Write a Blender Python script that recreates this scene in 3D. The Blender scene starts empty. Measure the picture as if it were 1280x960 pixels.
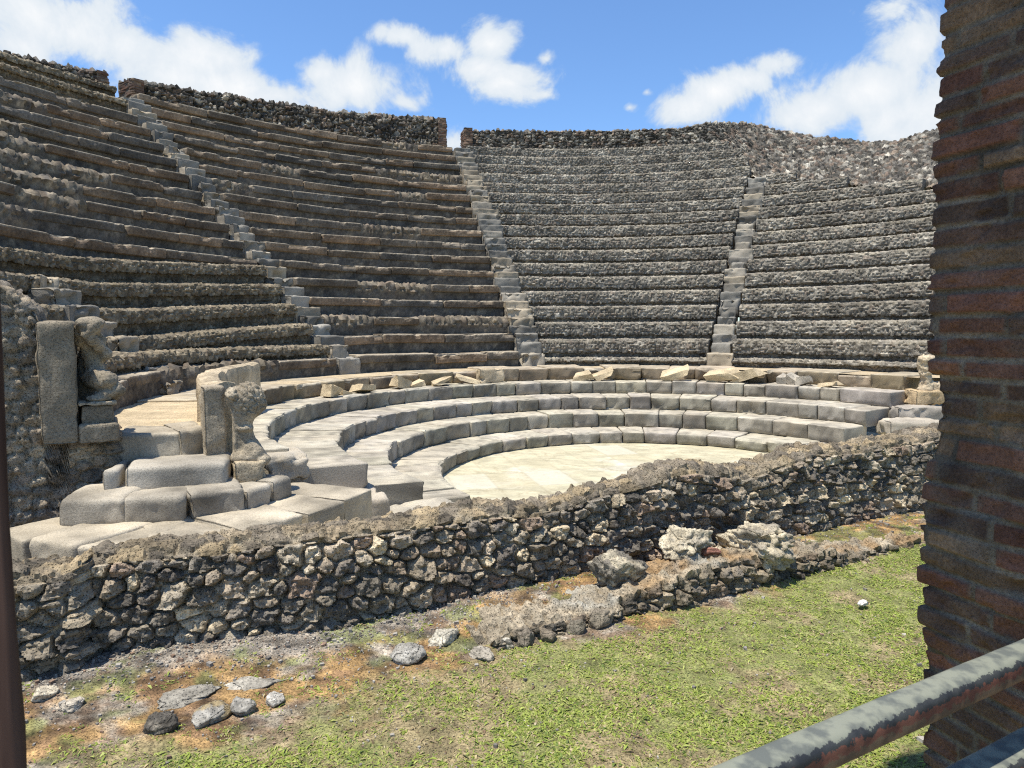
import bpy, math, random
import numpy as np
R_ = math.radians
random.seed(7)
rng = np.random.default_rng(11)
scene = bpy.context.scene
COL = scene.collection

# ------------------------------------------------------------------ noise and mesh helpers
def hsh(a, b=0, c=0):
    a = np.asarray(a, dtype=np.int64); b = np.asarray(b, dtype=np.int64); c = np.asarray(c, dtype=np.int64)
    n = (a * 374761393 + b * 668265263 + c * 974711459 + 12345) & 0xffffffff
    n = ((n ^ (n >> 13)) * 1274126177) & 0xffffffff
    n = ((n ^ (n >> 16)) * 2246822519) & 0xffffffff
    n = n ^ (n >> 15)
    return (n & 0xffffff) / float(0x1000000)

def vnoise(P, seed=0):
    P = np.asarray(P, float); i = np.floor(P).astype(np.int64); f = P - i; f = f * f * (3 - 2 * f)
    out = 0
    for dx in (0, 1):
        wx = f[..., 0] if dx else 1 - f[..., 0]
        for dy in (0, 1):
            wy = f[..., 1] if dy else 1 - f[..., 1]
            for dz in (0, 1):
                wz = f[..., 2] if dz else 1 - f[..., 2]
                out = out + wx * wy * wz * hsh(i[..., 0] + dx + seed * 131, i[..., 1] + dy, i[..., 2] + dz)
    return out * 2 - 1

def fbm(P, scale, octv=4, seed=0):
    P = np.asarray(P, float) / scale; o = 0; a = .5
    for k in range(octv):
        o = o + a * vnoise(P, seed + k * 17); P = P * 2.03; a *= .5
    return o

def sstep(a, b, x):
    t = np.clip((x - a) / (b - a), 0, 1); return t * t * (3 - 2 * t)

def lerp(a, b, t):
    return a + (b - a) * t

def mixc(a, b, t):
    return a + (np.asarray(b) - a) * t[..., None]

def tag(o, label=None, cat=None, group=None, kind=None):
    if label: o['label'] = label
    if cat: o['category'] = cat
    if group: o['group'] = group
    if kind: o['kind'] = kind
    return o

def build(name, V, Q, mat, col=None, ng=None, parent=None, loc=(0, 0, 0), smooth=True, sharp=None):
    """V world coordinates; Q quads (M,4); ng list of ngons; loc = world origin of the object."""
    V = np.asarray(V, float).reshape(-1, 3)
    me = bpy.data.meshes.new(name)
    Q = np.asarray(Q, dtype=np.int64).reshape(-1, 4)
    parts = [Q.ravel()]; tot = [np.full(len(Q), 4, dtype=np.int64)]
    for g in (ng or []):
        parts.append(np.asarray(g, dtype=np.int64)); tot.append(np.array([len(g)], dtype=np.int64))
    loops = np.concatenate(parts); totals = np.concatenate(tot)
    starts = np.concatenate([[0], np.cumsum(totals)[:-1]])
    L = np.array(loc, float)
    me.vertices.add(len(V)); me.vertices.foreach_set('co', (V - L).ravel())
    me.loops.add(len(loops)); me.loops.foreach_set('vertex_index', loops)
    me.polygons.add(len(totals)); me.polygons.foreach_set('loop_start', starts)
    me.polygons.foreach_set('loop_total', totals)
    me.update(calc_edges=True); me.validate()
    me.polygons.foreach_set('use_smooth', np.full(len(me.polygons), smooth))
    if sharp: me.set_sharp_from_angle(angle=R_(sharp))
    if col is not None:
        w = np.array([1., 1., 1.]) if mat.name in ('grass_leaf', 'peeling_paint', 'gravel_stone', 'lawn_soil') else np.array([1.03, .99, .91])
        c = np.ones((len(V), 4)); c[:, :3] = np.clip(np.asarray(col).reshape(-1, 3) * w, 0.004, .95)
        at = me.color_attributes.new('Col', 'FLOAT_COLOR', 'POINT'); at.data.foreach_set('color', c.ravel())
    me.materials.append(mat)
    o = bpy.data.objects.new(name, me); COL.objects.link(o)
    if parent is not None:
        o.parent = parent; o.location = L - np.array(parent['_w'])
    else:
        o.location = L; o['_w'] = [float(x) for x in L]
    return o

def thing(name, label, cat, loc=(0, 0, 0), group=None):
    o = bpy.data.objects.new(name, None); COL.objects.link(o); o.location = loc
    o.empty_display_size = .2
    o['_w'] = [float(x) for x in loc]
    return tag(o, label, cat, group)

def gridq(n, m, wrap=False):
    """quads of an n x m grid (n columns, m points per column); wrap closes the m direction."""
    i = np.arange(n - 1)[:, None]; j = np.arange(m if wrap else m - 1)[None, :]; j2 = (j + 1) % m
    return np.stack([i * m + j, (i + 1) * m + j, (i + 1) * m + j2, i * m + j2], -1).reshape(-1, 4)

def gridn(V):
    """normals of a grid (n,m,3)"""
    a = np.gradient(V, axis=0); b = np.gradient(V, axis=1); n = np.cross(a, b)
    return n / np.maximum(np.linalg.norm(n, axis=-1, keepdims=True), 1e-9)

def respace(pts, step):
    """subdivide a polyline (k,2) at about step; returns points and arc lengths"""
    pts = np.asarray(pts, float); out = [pts[0]]
    for a, b in zip(pts[:-1], pts[1:]):
        k = max(1, int(math.ceil(np.linalg.norm(b - a) / step)))
        for t in range(1, k + 1): out.append(a + (b - a) * t / k)
    return np.array(out)

def masonry(S, T, w, h, seed=0, jit=.28):
    """stones laid in rough courses over surface coordinates S (along), T (up): edge distance, three randoms, local dx, dy"""
    row = np.floor(T / h).astype(np.int64)
    b1 = np.full(S.shape, 9.); b2 = np.full(S.shape, 9.)
    idr = np.zeros(S.shape); idc = np.zeros(S.shape); DX = np.zeros(S.shape); DY = np.zeros(S.shape)
    for dr in (-1, 0, 1):
        r = row + dr; off = hsh(r, seed, 5) * w; wr = w * (.8 + .45 * hsh(r, seed, 6))
        c0 = np.floor((S - off) / wr).astype(np.int64)
        for dc in (-1, 0, 1):
            c = c0 + dc
            cx = (c + .5 + (hsh(c, r, seed + 1) - .5) * 2 * jit) * wr + off
            cy = (r + .5 + (hsh(c, r, seed + 2) - .5) * 2 * jit) * h
            dx = (S - cx) / wr; dy = (T - cy) / h
            ang = (hsh(c, r, seed + 8) - .5) * .9
            ex = dx * np.cos(ang) + dy * np.sin(ang); ey = -dx * np.sin(ang) + dy * np.cos(ang)
            d = (np.abs(ex) ** 2.6 + np.abs(ey) ** 2.6) ** (1 / 2.6) * (.66 + .72 * hsh(c, r, seed + 3))
            new = d < b1
            b2 = np.where(new, b1, np.minimum(b2, d)); b1 = np.where(new, d, b1)
            idr = np.where(new, r, idr); idc = np.where(new, c, idc); DX = np.where(new, dx, DX); DY = np.where(new, dy, DY)
    q = lambda k: hsh(idc, idr, seed + 20 + k)
    return b2 - b1, q(0), q(1), q(2), DX, DY

PAL = np.array([[.055, .05, .046], [.075, .068, .06], [.10, .09, .078], [.15, .132, .108], [.26, .22, .165], [.34, .30, .22], [.17, .105, .075], [.095, .075, .06]])
def stone_cols(r, pal=PAL, bias=1.0):
    k = np.clip((r ** bias * len(pal)).astype(int), 0, len(pal) - 1)
    return pal[k]

def rubble(V, S, T, N, w, h, seed, amp, mort, pal=PAL, mortar=(.27, .235, .18), jit=.28, rough=.25, edge=.26):
    """push masonry out of a surface: returns displaced vertices and colours"""
    e, a, b, c, dx, dy = masonry(S, T, w, h, seed, jit)
    m = sstep(.03, edge, e)
    sz = min(w, h)
    H = m * (amp * (.45 + .9 * a) + amp * 1.9 * ((b - .5) * dx + (c - .5) * dy)) - (1 - m) * mort
    H = H + (fbm(V, sz * .5, 3, seed) + .6 * np.abs(fbm(V, sz * .28, 2, seed + 1))) * amp * rough * 2
    col = stone_cols(b, pal) * (.8 + .4 * c)[..., None]
    col = mixc(np.broadcast_to(np.asarray(mortar), col.shape), col, sstep(.02, .16, e))
    col = col * (1 + .5 * fbm(V, sz * .8, 3, seed + 3))[..., None]
    return V + N * H[..., None], col

# ------------------------------------------------------------------ materials
def nodes_of(m):
    m.use_nodes = True; nt = m.node_tree; nt.nodes.clear()
    out = nt.nodes.new('ShaderNodeOutputMaterial'); p = nt.nodes.new('ShaderNodeBsdfPrincipled')
    nt.links.new(p.outputs[0], out.inputs[0]); p.inputs['Specular IOR Level'].default_value = .25
    return nt, p

def stone_mat(name, base=None, scale=30., var=.35, bump=.5, dist=.006, rough=.92, scale2=4., speck=None, pit=0.):
    """stone: base colour from the mesh attribute Col (or fixed) times two noises, a fine bump and optional dark pits"""
    m = bpy.data.materials.new(name); nt, p = nodes_of(m); N = nt.nodes.new; L = nt.links.new
    tc = N('ShaderNodeTexCoord'); geo = N('ShaderNodeNewGeometry')
    n1 = N('ShaderNodeTexNoise'); n1.inputs['Scale'].default_value = scale; n1.inputs['Detail'].default_value = 6; n1.inputs['Roughness'].default_value = .65
    n2 = N('ShaderNodeTexNoise'); n2.inputs['Scale'].default_value = scale2; n2.inputs['Detail'].default_value = 4
    L(geo.outputs['Position'], n1.inputs['Vector']); L(geo.outputs['Position'], n2.inputs['Vector'])
    r1 = N('ShaderNodeMapRange'); r1.inputs[1].default_value = .28; r1.inputs[2].default_value = .72; r1.inputs[3].default_value = 1 - var; r1.inputs[4].default_value = 1 + var
    r2 = N('ShaderNodeMapRange'); r2.inputs[1].default_value = .3; r2.inputs[2].default_value = .7; r2.inputs[3].default_value = 1 - var * .6; r2.inputs[4].default_value = 1 + var * .6
    L(n1.outputs[0], r1.inputs[0]); L(n2.outputs[0], r2.inputs[0])
    mu = N('ShaderNodeMath'); mu.operation = 'MULTIPLY'; L(r1.outputs[0], mu.inputs[0]); L(r2.outputs[0], mu.inputs[1])
    vm = N('ShaderNodeVectorMath'); vm.operation = 'SCALE'
    if base is None:
        at = N('ShaderNodeAttribute'); at.attribute_name = 'Col'; L(at.outputs['Color'], vm.inputs[0])
    else:
        rgb = N('ShaderNodeRGB'); rgb.outputs[0].default_value = (*base, 1); L(rgb.outputs[0], vm.inputs[0])
    L(mu.outputs[0], vm.inputs['Scale'])
    src = vm.outputs[0]; hsrc = n1.outputs[0]
    if pit:
        vo = N('ShaderNodeTexVoronoi'); vo.inputs['Scale'].default_value = scale * 1.6; L(geo.outputs['Position'], vo.inputs['Vector'])
        pr = N('ShaderNodeMapRange'); pr.inputs[1].default_value = .12; pr.inputs[2].default_value = .34; pr.inputs[3].default_value = 1 - pit; pr.inputs[4].default_value = 1
        L(vo.outputs['Distance'], pr.inputs[0])
        v2 = N('ShaderNodeVectorMath'); v2.operation = 'SCALE'; L(src, v2.inputs[0]); L(pr.outputs[0], v2.inputs['Scale']); src = v2.outputs[0]
        ad = N('ShaderNodeMath'); ad.operation = 'ADD'; L(n1.outputs[0], ad.inputs[0]); L(pr.outputs[0], ad.inputs[1]); hsrc = ad.outputs[0]
    L(src, p.inputs['Base Color']); p.inputs['Roughness'].default_value = rough
    b = N('ShaderNodeBump'); b.inputs['Strength'].default_value = bump; b.inputs['Distance'].default_value = dist
    L(hsrc, b.inputs['Height']); L(b.outputs[0], p.inputs['Normal'])
    return m

M_rubble = stone_mat('rubble_stone', None, 48, .45, 1., .014, pit=.5)
M_rowrub = stone_mat('seat_rubble', None, 24, .55, .9, .02, scale2=3)
M_slab = stone_mat('seat_slab_stone', None, 22, .45, .7, .012, scale2=2.2)
M_tier = stone_mat('grey_lava_stone', None, 70, .24, .8, .006, scale2=1.7, pit=.35)
M_tuff = stone_mat('tuff_stone', None, 50, .34, 1., .010, pit=.4)
M_rock = stone_mat('loose_rock', None, 55, .42, 1., .012, pit=.4)
M_brick = stone_mat('old_brick', None, 90, .4, .9, .005, scale2=7, pit=.3)
M_floor = stone_mat('marble_floor', None, 14, .10, .15, .002, rough=.6, scale2=2.5)
M_soil = stone_mat('lawn_soil', None, 75, .65, 1., .012, scale2=9, pit=.45)
M_ground = stone_mat('dry_earth', (.22, .18, .12), 8, .3, .6, .02)
M_gravel = stone_mat('gravel_stone', None, 90, .2, .4, .002)

def leaf_mat():
    m = bpy.data.materials.new('grass_leaf'); nt, p = nodes_of(m)
    at = nt.nodes.new('ShaderNodeAttribute'); at.attribute_name = 'Col'
    nt.links.new(at.outputs['Color'], p.inputs['Base Color']); p.inputs['Roughness'].default_value = .6
    tr = nt.nodes.new('ShaderNodeBsdfTranslucent'); nt.links.new(at.outputs['Color'], tr.inputs[0])
    mx = nt.nodes.new('ShaderNodeMixShader'); mx.inputs[0].default_value = .3
    nt.links.new(p.outputs[0], mx.inputs[1]); nt.links.new(tr.outputs[0], mx.inputs[2])
    nt.links.new(mx.outputs[0], nt.nodes['Material Output'].inputs[0])
    return m
M_leaf = leaf_mat()

def paint_mat():
    m = bpy.data.materials.new('peeling_paint'); nt, p = nodes_of(m); N = nt.nodes.new; L = nt.links.new
    geo = N('ShaderNodeNewGeometry'); at = N('ShaderNodeAttribute'); at.attribute_name = 'Col'
    n1 = N('ShaderNodeTexNoise'); n1.inputs['Scale'].default_value = 38; n1.inputs['Detail'].default_value = 7; n1.inputs['Roughness'].default_value = .7
    L(geo.outputs['Position'], n1.inputs['Vector'])
    n2 = N('ShaderNodeTexNoise'); n2.inputs['Scale'].default_value = 24; n2.inputs['Detail'].default_value = 7; L(geo.outputs['Position'], n2.inputs['Vector'])
    # Col.r: height of the coat from top (1) to underside (0), wobbling with the noise
    sep = N('ShaderNodeSeparateColor'); L(at.outputs['Color'], sep.inputs[0])
    wob = N('ShaderNodeMapRange'); wob.inputs[1].default_value = .3; wob.inputs[2].default_value = .7; wob.inputs[3].default_value = -.15; wob.inputs[4].default_value = .15
    L(n1.outputs[0], wob.inputs[0])
    ad = N('ShaderNodeMath'); L(sep.outputs[0], ad.inputs[0]); L(wob.outputs[0], ad.inputs[1])
    cr = N('ShaderNodeValToRGB'); cr.color_ramp.interpolation = 'EASE'
    e = cr.color_ramp.elements; e[0].position = .30; e[0].color = (.20, .13, .09, 1); e[1].position = .34; e[1].color = (.21, .085, .065, 1)
    x = e.new(.485); x.color = (.21, .085, .065, 1); x = e.new(.68); x.color = (.05, .053, .058, 1)
    x = e.new(.50); x.color = (.05, .053, .058, 1); x = e.new(.70); x.color = (.20, .21, .18, 1)
    L(ad.outputs[0], cr.inputs[0])
    mx = N('ShaderNodeMix'); mx.data_type = 'RGBA'; mx.blend_type = 'MULTIPLY'; mx.inputs[0].default_value = .75
    c2 = N('ShaderNodeValToRGB'); c2.color_ramp.elements[0].position = .43; c2.color_ramp.elements[0].color = (.42, .44, .46, 1); c2.color_ramp.elements[1].position = .57; c2.color_ramp.elements[1].color = (1.1, 1.08, .95, 1)
    L(n2.outputs[0], c2.inputs[0]); L(cr.outputs[0], mx.inputs[6]); L(c2.outputs[0], mx.inputs[7])
    L(mx.outputs[2], p.inputs['Base Color']); p.inputs['Roughness'].default_value = .55
    b = N('ShaderNodeBump'); b.inputs['Strength'].default_value = .5; b.inputs['Distance'].default_value = .002; L(ad.outputs[0], b.inputs['Height']); L(b.outputs[0], p.inputs['Normal'])
    return m
M_paint = paint_mat()

def wood_mat():
    m = bpy.data.materials.new('weathered_wood'); nt, p = nodes_of(m); N = nt.nodes.new; L = nt.links.new
    geo = N('ShaderNodeNewGeometry'); mp = N('ShaderNodeMapping'); mp.inputs['Scale'].default_value = (40, 40, 2.5); L(geo.outputs['Position'], mp.inputs[0])
    n1 = N('ShaderNodeTexNoise'); n1.inputs['Scale'].default_value = 1.; n1.inputs['Detail'].default_value = 5; L(mp.outputs[0], n1.inputs['Vector'])
    cr = N('ShaderNodeValToRGB'); cr.color_ramp.elements[0].position = .3; cr.color_ramp.elements[0].color = (.045, .022, .016, 1); cr.color_ramp.elements[1].position = .75; cr.color_ramp.elements[1].color = (.13, .075, .055, 1)
    L(n1.outputs[0], cr.inputs[0]); L(cr.outputs[0], p.inputs['Base Color']); p.inputs['Roughness'].default_value = .8
    return m
M_wood = wood_mat()

# ------------------------------------------------------------------ generic solids
def cubegrid(nx, ny, nz):
    """surface grid of the cube [-1,1]^3, welded"""
    vs = []; qs = []; off = 0
    for ax, (a, b) in ((0, (1, 2)), (1, (0, 2)), (2, (0, 1))):
        n = (nx, ny, nz); na, nb = n[a], n[b]
        u, v = np.meshgrid(np.linspace(-1, 1, na + 1), np.linspace(-1, 1, nb + 1), indexing='ij')
        for s in (-1, 1):
            P = np.zeros((na + 1, nb + 1, 3)); P[..., a] = u; P[..., b] = v; P[..., ax] = s
            q = gridq(na + 1, nb + 1) + off
            vs.append(P.reshape(-1, 3)); qs.append(q); off += P.shape[0] * P.shape[1]
    V = np.concatenate(vs); Q = np.concatenate(qs)
    key = np.round(V * 1e5).astype(np.int64)
    _, idx, inv = np.unique(key, axis=0, return_index=True, return_inverse=True)
    return V[idx], inv.reshape(-1)[Q]

def block(name, quad, z0, z1, mat, col, parent=None, step=.06, rad=.03, noise=.01, nscale=.12, seed=0, chip=.0, colvar=.15, slope=0, loc=None, jit=0.):
    """hewn block over a plan quad (front left, front right, back right, back left)"""
    quad = np.asarray(quad, float)
    if jit: quad = quad + np.random.default_rng(seed + 5000).normal(0, jit, quad.shape)
    lx = (np.linalg.norm(quad[1] - quad[0]) + np.linalg.norm(quad[2] - quad[3])) / 2
    ly = (np.linalg.norm(quad[3] - quad[0]) + np.linalg.norm(quad[2] - quad[1])) / 2; lz = z1 - z0
    n = [max(4, min(26, int(l / step) + 3)) for l in (lx, ly, lz)]
    P, Q = cubegrid(*n)
    half = np.array([lx, ly, lz]) / 2; rad = min(rad, half.min() * .9)
    # gather vertices near the edges so that rounding has geometry
    P = np.sign(P) * np.abs(P) ** .8
    X = P * half; inner = np.clip(X, -half + rad, half - rad); d = X - inner
    dl = np.linalg.norm(d, axis=1, keepdims=True); nrm = np.where(dl > 1e-9, d / np.maximum(dl, 1e-9), 0)
    X = inner + nrm * rad
    uu = X[:, 0] / lx + .5; vv = X[:, 1] / ly + .5
    XY = (quad[0] * ((1 - uu) * (1 - vv))[:, None] + quad[1] * (uu * (1 - vv))[:, None] + quad[2] * (uu * vv)[:, None] + quad[3] * ((1 - uu) * vv)[:, None])
    Z = (z0 + z1) / 2 + X[:, 2] + slope * (uu - .5)
    W = np.column_stack([XY[:, :2], Z])
    seedv = np.array([seed * 3.7, seed * 1.3, seed * .7])
    e1 = (quad[1] - quad[0])[:2] / max(1e-6, np.linalg.norm(quad[1] - quad[0])); e2 = np.array([-e1[1], e1[0]])
    NW = np.column_stack([nrm[:, 0] * e1[0] + nrm[:, 1] * e2[0], nrm[:, 0] * e1[1] + nrm[:, 1] * e2[1], nrm[:, 2]])
    nn = fbm(W + seedv, nscale, 4, seed)
    W = W + NW * (nn * noise * 2 - chip * sstep(.04, .32, fbm(W + seedv, nscale * 1.3, 3, seed + 9)))[:, None]
    W = W + .4 * noise * np.stack([fbm(W + 5 + seedv, nscale * 3, 2, seed + k) for k in range(3)], -1)
    C = np.asarray(col) * (1 + colvar * 2 * fbm(W + seedv, .25, 3, seed + 5))[:, None]
    if loc is None: loc = (W[:, 0].mean(), W[:, 1].mean(), z0)
    return build(name, W, Q, mat, C, parent=parent, loc=loc)

def rock(name, c, size, mat, col, seed=0, parent=None, n=12, planes=11, rough=.1, rotz=0., tilt=0., sink=.15, colvar=.3, second=None, fine=.4, pmin=.6, pmax=.95):
    """angular loose stone resting on z=c[2]"""
    g = np.random.default_rng(seed + 900)
    P, Q = cubegrid(n, n, n); D = P / np.linalg.norm(P, axis=1, keepdims=True)
    pn = g.normal(size=(planes, 3)); pn /= np.linalg.norm(pn, axis=1, keepdims=True)
    pd = g.uniform(pmin, pmax, planes)
    dots = D @ pn.T; r = np.full(len(D), 1.05)
    for k in range(planes):
        rk = np.where(dots[:, k] > .05, pd[k] / np.maximum(dots[:, k], .05), 9); r = np.minimum(r, rk)
    r = r * (1 + rough * 2 * fbm(D + seed, .8, 3, seed) + rough * fine * 4 * fbm(D + seed, .22, 3, seed + 4))
    X = D * r[:, None] * np.asarray(size) / 2
    ct, st = math.cos(tilt), math.sin(tilt); X = np.column_stack([X[:, 0] * ct + X[:, 2] * st, X[:, 1], -X[:, 0] * st + X[:, 2] * ct])
    cz, sz = math.cos(rotz), math.sin(rotz); X = np.column_stack([X[:, 0] * cz - X[:, 1] * sz, X[:, 0] * sz + X[:, 1] * cz, X[:, 2]])
    X[:, 2] -= X[:, 2].min() + sink * size[2]
    C = np.broadcast_to(np.asarray(col, float), X.shape).copy()
    nz = fbm(X + seed, max(size) * .3, 4, seed + 7)
    if second is not None: C = mixc(C, second, sstep(-.05, .12, nz))
    C = C * (1 + colvar * 2 * fbm(X + seed, max(size) * .18, 3, seed + 6))[:, None]
    W = X + np.asarray(c)
    return build(name, W, Q, mat, C, parent=parent, loc=tuple(c))

# ------------------------------------------------------------------ plan of the theatre
def pol(r, th, z=None):
    t = np.radians(th)
    if z is None: return np.stack([r * np.sin(t), r * np.cos(t)], -1)
    return np.stack(np.broadcast_arrays(r * np.sin(t), r * np.cos(t), z), -1)
AX = 42.6                                  # direction of the stage front
EU = np.array([math.cos(R_(AX)), math.sin(R_(AX))]); EV = np.array([-EU[1], EU[0]])
def uv(u, v): return EU * u + EV * v
def th_right(r, v): return 90 - AX - np.degrees(np.arcsin(np.clip(v / r, -1, 1)))
def th_left(r, v): return 90 - AX - 180 + np.degrees(np.arcsin(np.clip(v / r, -1, 1)))
r0, z0, dr, dz = 6.023, 1.1288, .4762, .40251
CAMP = np.array([0, -9.4976, 2.0559])
RT = [2.93, 3.613, 4.206, 4.982]; ZT = [0.197, .463, .7105, .954]; RIM, ZRIM = 5.509, 1.219
GREY = np.array([.375, .355, .31])

# ---- floor, ground
F = respace([[-6.5, 0], [6.5, 0]], .03)[:, 0]; Gv = respace([[-4.2, 0], [3.2, 0]], .03)[:, 0]
FV = np.array([[np.append(uv(a, b), 0) for b in Gv] for a in F])
fx = fbm(FV, .9, 4, 3); vein = np.abs(fbm(FV * np.array([1, 2.2, 1]), .5, 4, 8))
fc = mixc(mixc(np.full(FV.shape, [.47, .44, .32]), [.53, .51, .42], sstep(0, .25, fx)), [.31, .27, .18], sstep(.07, 0, vein) * .6) * (1 + .35 * fbm(FV * np.array([1, 2, 1]), .22, 4, 33))[..., None]
slabid = hsh(np.floor(FV @ np.array([.9, .43, 0]) / .55), np.floor(FV @ np.array([-.43, .9, 0]) / .9), 4)
fc = mixc(fc, [.51, .495, .41], sstep(.88, .90, slabid) * .8)
ga_, gb_ = (FV @ np.array([.9, .43, 0])) / .55, (FV @ np.array([-.43, .9, 0])) / .9
jl = np.minimum(np.abs(ga_ - np.round(ga_)) * .55, np.abs(gb_ - np.round(gb_)) * .9); fc = mixc(fc, [.25, .21, .14], sstep(.025, .0, jl) * .28); fc = mixc(fc, [.44, .40, .28], sstep(.2, .15, slabid) * .5)
tag(build('orchestra_floor', FV, gridq(*FV.shape[:2]), M_floor, fc), 'pale yellowish marble floor of the round orchestra', 'floor', kind='structure')
gr = np.concatenate([[0.], [6, 12, 20, 40, 90, 200, 450]]); ga = np.linspace(0, 360, 73)
GVt = np.array([[[r * math.sin(R_(a)), r * math.cos(R_(a)), -.08] for r in gr] for a in ga])
tag(build('ground', GVt, gridq(*GVt.shape[:2]), M_ground), 'dry earth ground around the theatre', 'ground', kind='structure')

# ------------------------------------------------------------------ seating
def s1c(s): return -64.0 - 2.2 * (s - 1) / 16
def s2c(s): return -25.2 - 1.3 * (s - 1) / 16
def s3c(s): return 11.7 + 1.25 * (s - 1) / 16
def s0c(s): return -103.5 + 0 * s
HW = {0: .26, 1: .255, 2: .31, 3: .265}
def edge(k, s, r, side):
    c = (s0c, s1c, s2c, s3c)[k](s); return c + side * math.degrees(math.asin(HW[k] / r))

def cols_theta(t0, t1, r, step):
    n = max(3, int(abs(R_(t1 - t0)) * r / step)); return np.linspace(t0, t1, n)

RP = np.array([[.07, .067, .06], [.13, .122, .108], [.20, .188, .165], [.29, .27, .235], [.46, .43, .37], [.20, .155, .125], [.16, .15, .135], [.24, .225, .195]])
def rubble_row(parent, s, t0, t1, zl, zt, R, zprev, Rnext, seed, left=False, step=.03, fade=None, over=.07):
    """one row of exposed rubble core: rough lip with a shaded recess under it, and its tread"""
    th = cols_theta(t0, t1, R, step)
    prof = respace([[over + .02, zprev - .05], [over, zl + .015], [.0, zl], [-.01, (zl + zt) / 2], [.0, zt - .012], [.012, zt], [.12, zt + .005], [Rnext - R + .2, zt + .01]], .034)
    pa = np.concatenate([[0], np.cumsum(np.linalg.norm(np.diff(prof, axis=0), axis=1))])
    T, P = np.meshgrid(th, np.arange(len(prof)), indexing='ij')
    rr = R + prof[P, 0]; zz = prof[P, 1].copy()
    if fade is not None: zz = zz + fade(T)
    V = pol(rr, T, zz)
    S = np.radians(T) * R; TT = pa[P]
    Nn = gridn(V)
    ctr = np.array([0, 0, 0.]); sgn = np.sign(np.sum(Nn * (np.array([0, 0, 3.]) - V * np.array([1, 1, 0])), -1, keepdims=True)); Nn = Nn * sgn
    w = np.ones(len(prof)); w[0] = 0; w[-1] = 0
    W, C = rubble(V, S, TT, Nn * w[None, :, None], .092, .068, seed, .020, .012, RP, (.15, .138, .118), .34, .7, .2)
    big = fbm(V, .8, 3, seed + 30) * .016 + fbm(V, .14, 3, seed + 31) * .008
    W = W + Nn * (big * w[None, :])[..., None]
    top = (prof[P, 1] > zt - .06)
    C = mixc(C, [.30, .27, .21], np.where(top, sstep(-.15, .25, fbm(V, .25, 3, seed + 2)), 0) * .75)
    C = (C * .5 + np.array([.225, .206, .172]) * .5) * (1 + .45 * fbm(V, 1.0, 4, seed + 8))[..., None]
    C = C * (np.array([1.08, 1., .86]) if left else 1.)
    C = C * (np.where(prof[P, 1] < zl + .02, .6, .8) if left else np.where(prof[P, 1] < zl + .02, .7, 1.))[..., None]  # recess under the lip darkened in colour to strengthen its shadow line
    # close the back and underside
    back = pol(np.full(len(th), Rnext + .22), th, np.full(len(th), zprev - .5) + (0 if fade is None else fade(th)))
    frt = pol(np.full(len(th), R + .16), th, np.full(len(th), zprev - .5) + (0 if fade is None else fade(th)))
    A = np.concatenate([W, back[:, None], frt[:, None]], 1); CC = np.concatenate([C, C[:, -2:]], 1)
    n, m = A.shape[:2]
    return build('seat_row', A, gridq(n, m, True), M_rowrub, CC, ng=[list(range(m))[::-1], [(n - 1) * m + k for k in range(m)]], parent=parent, loc=tuple(pol(R, (t0 + t1) / 2, zprev)), sharp=24)

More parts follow.
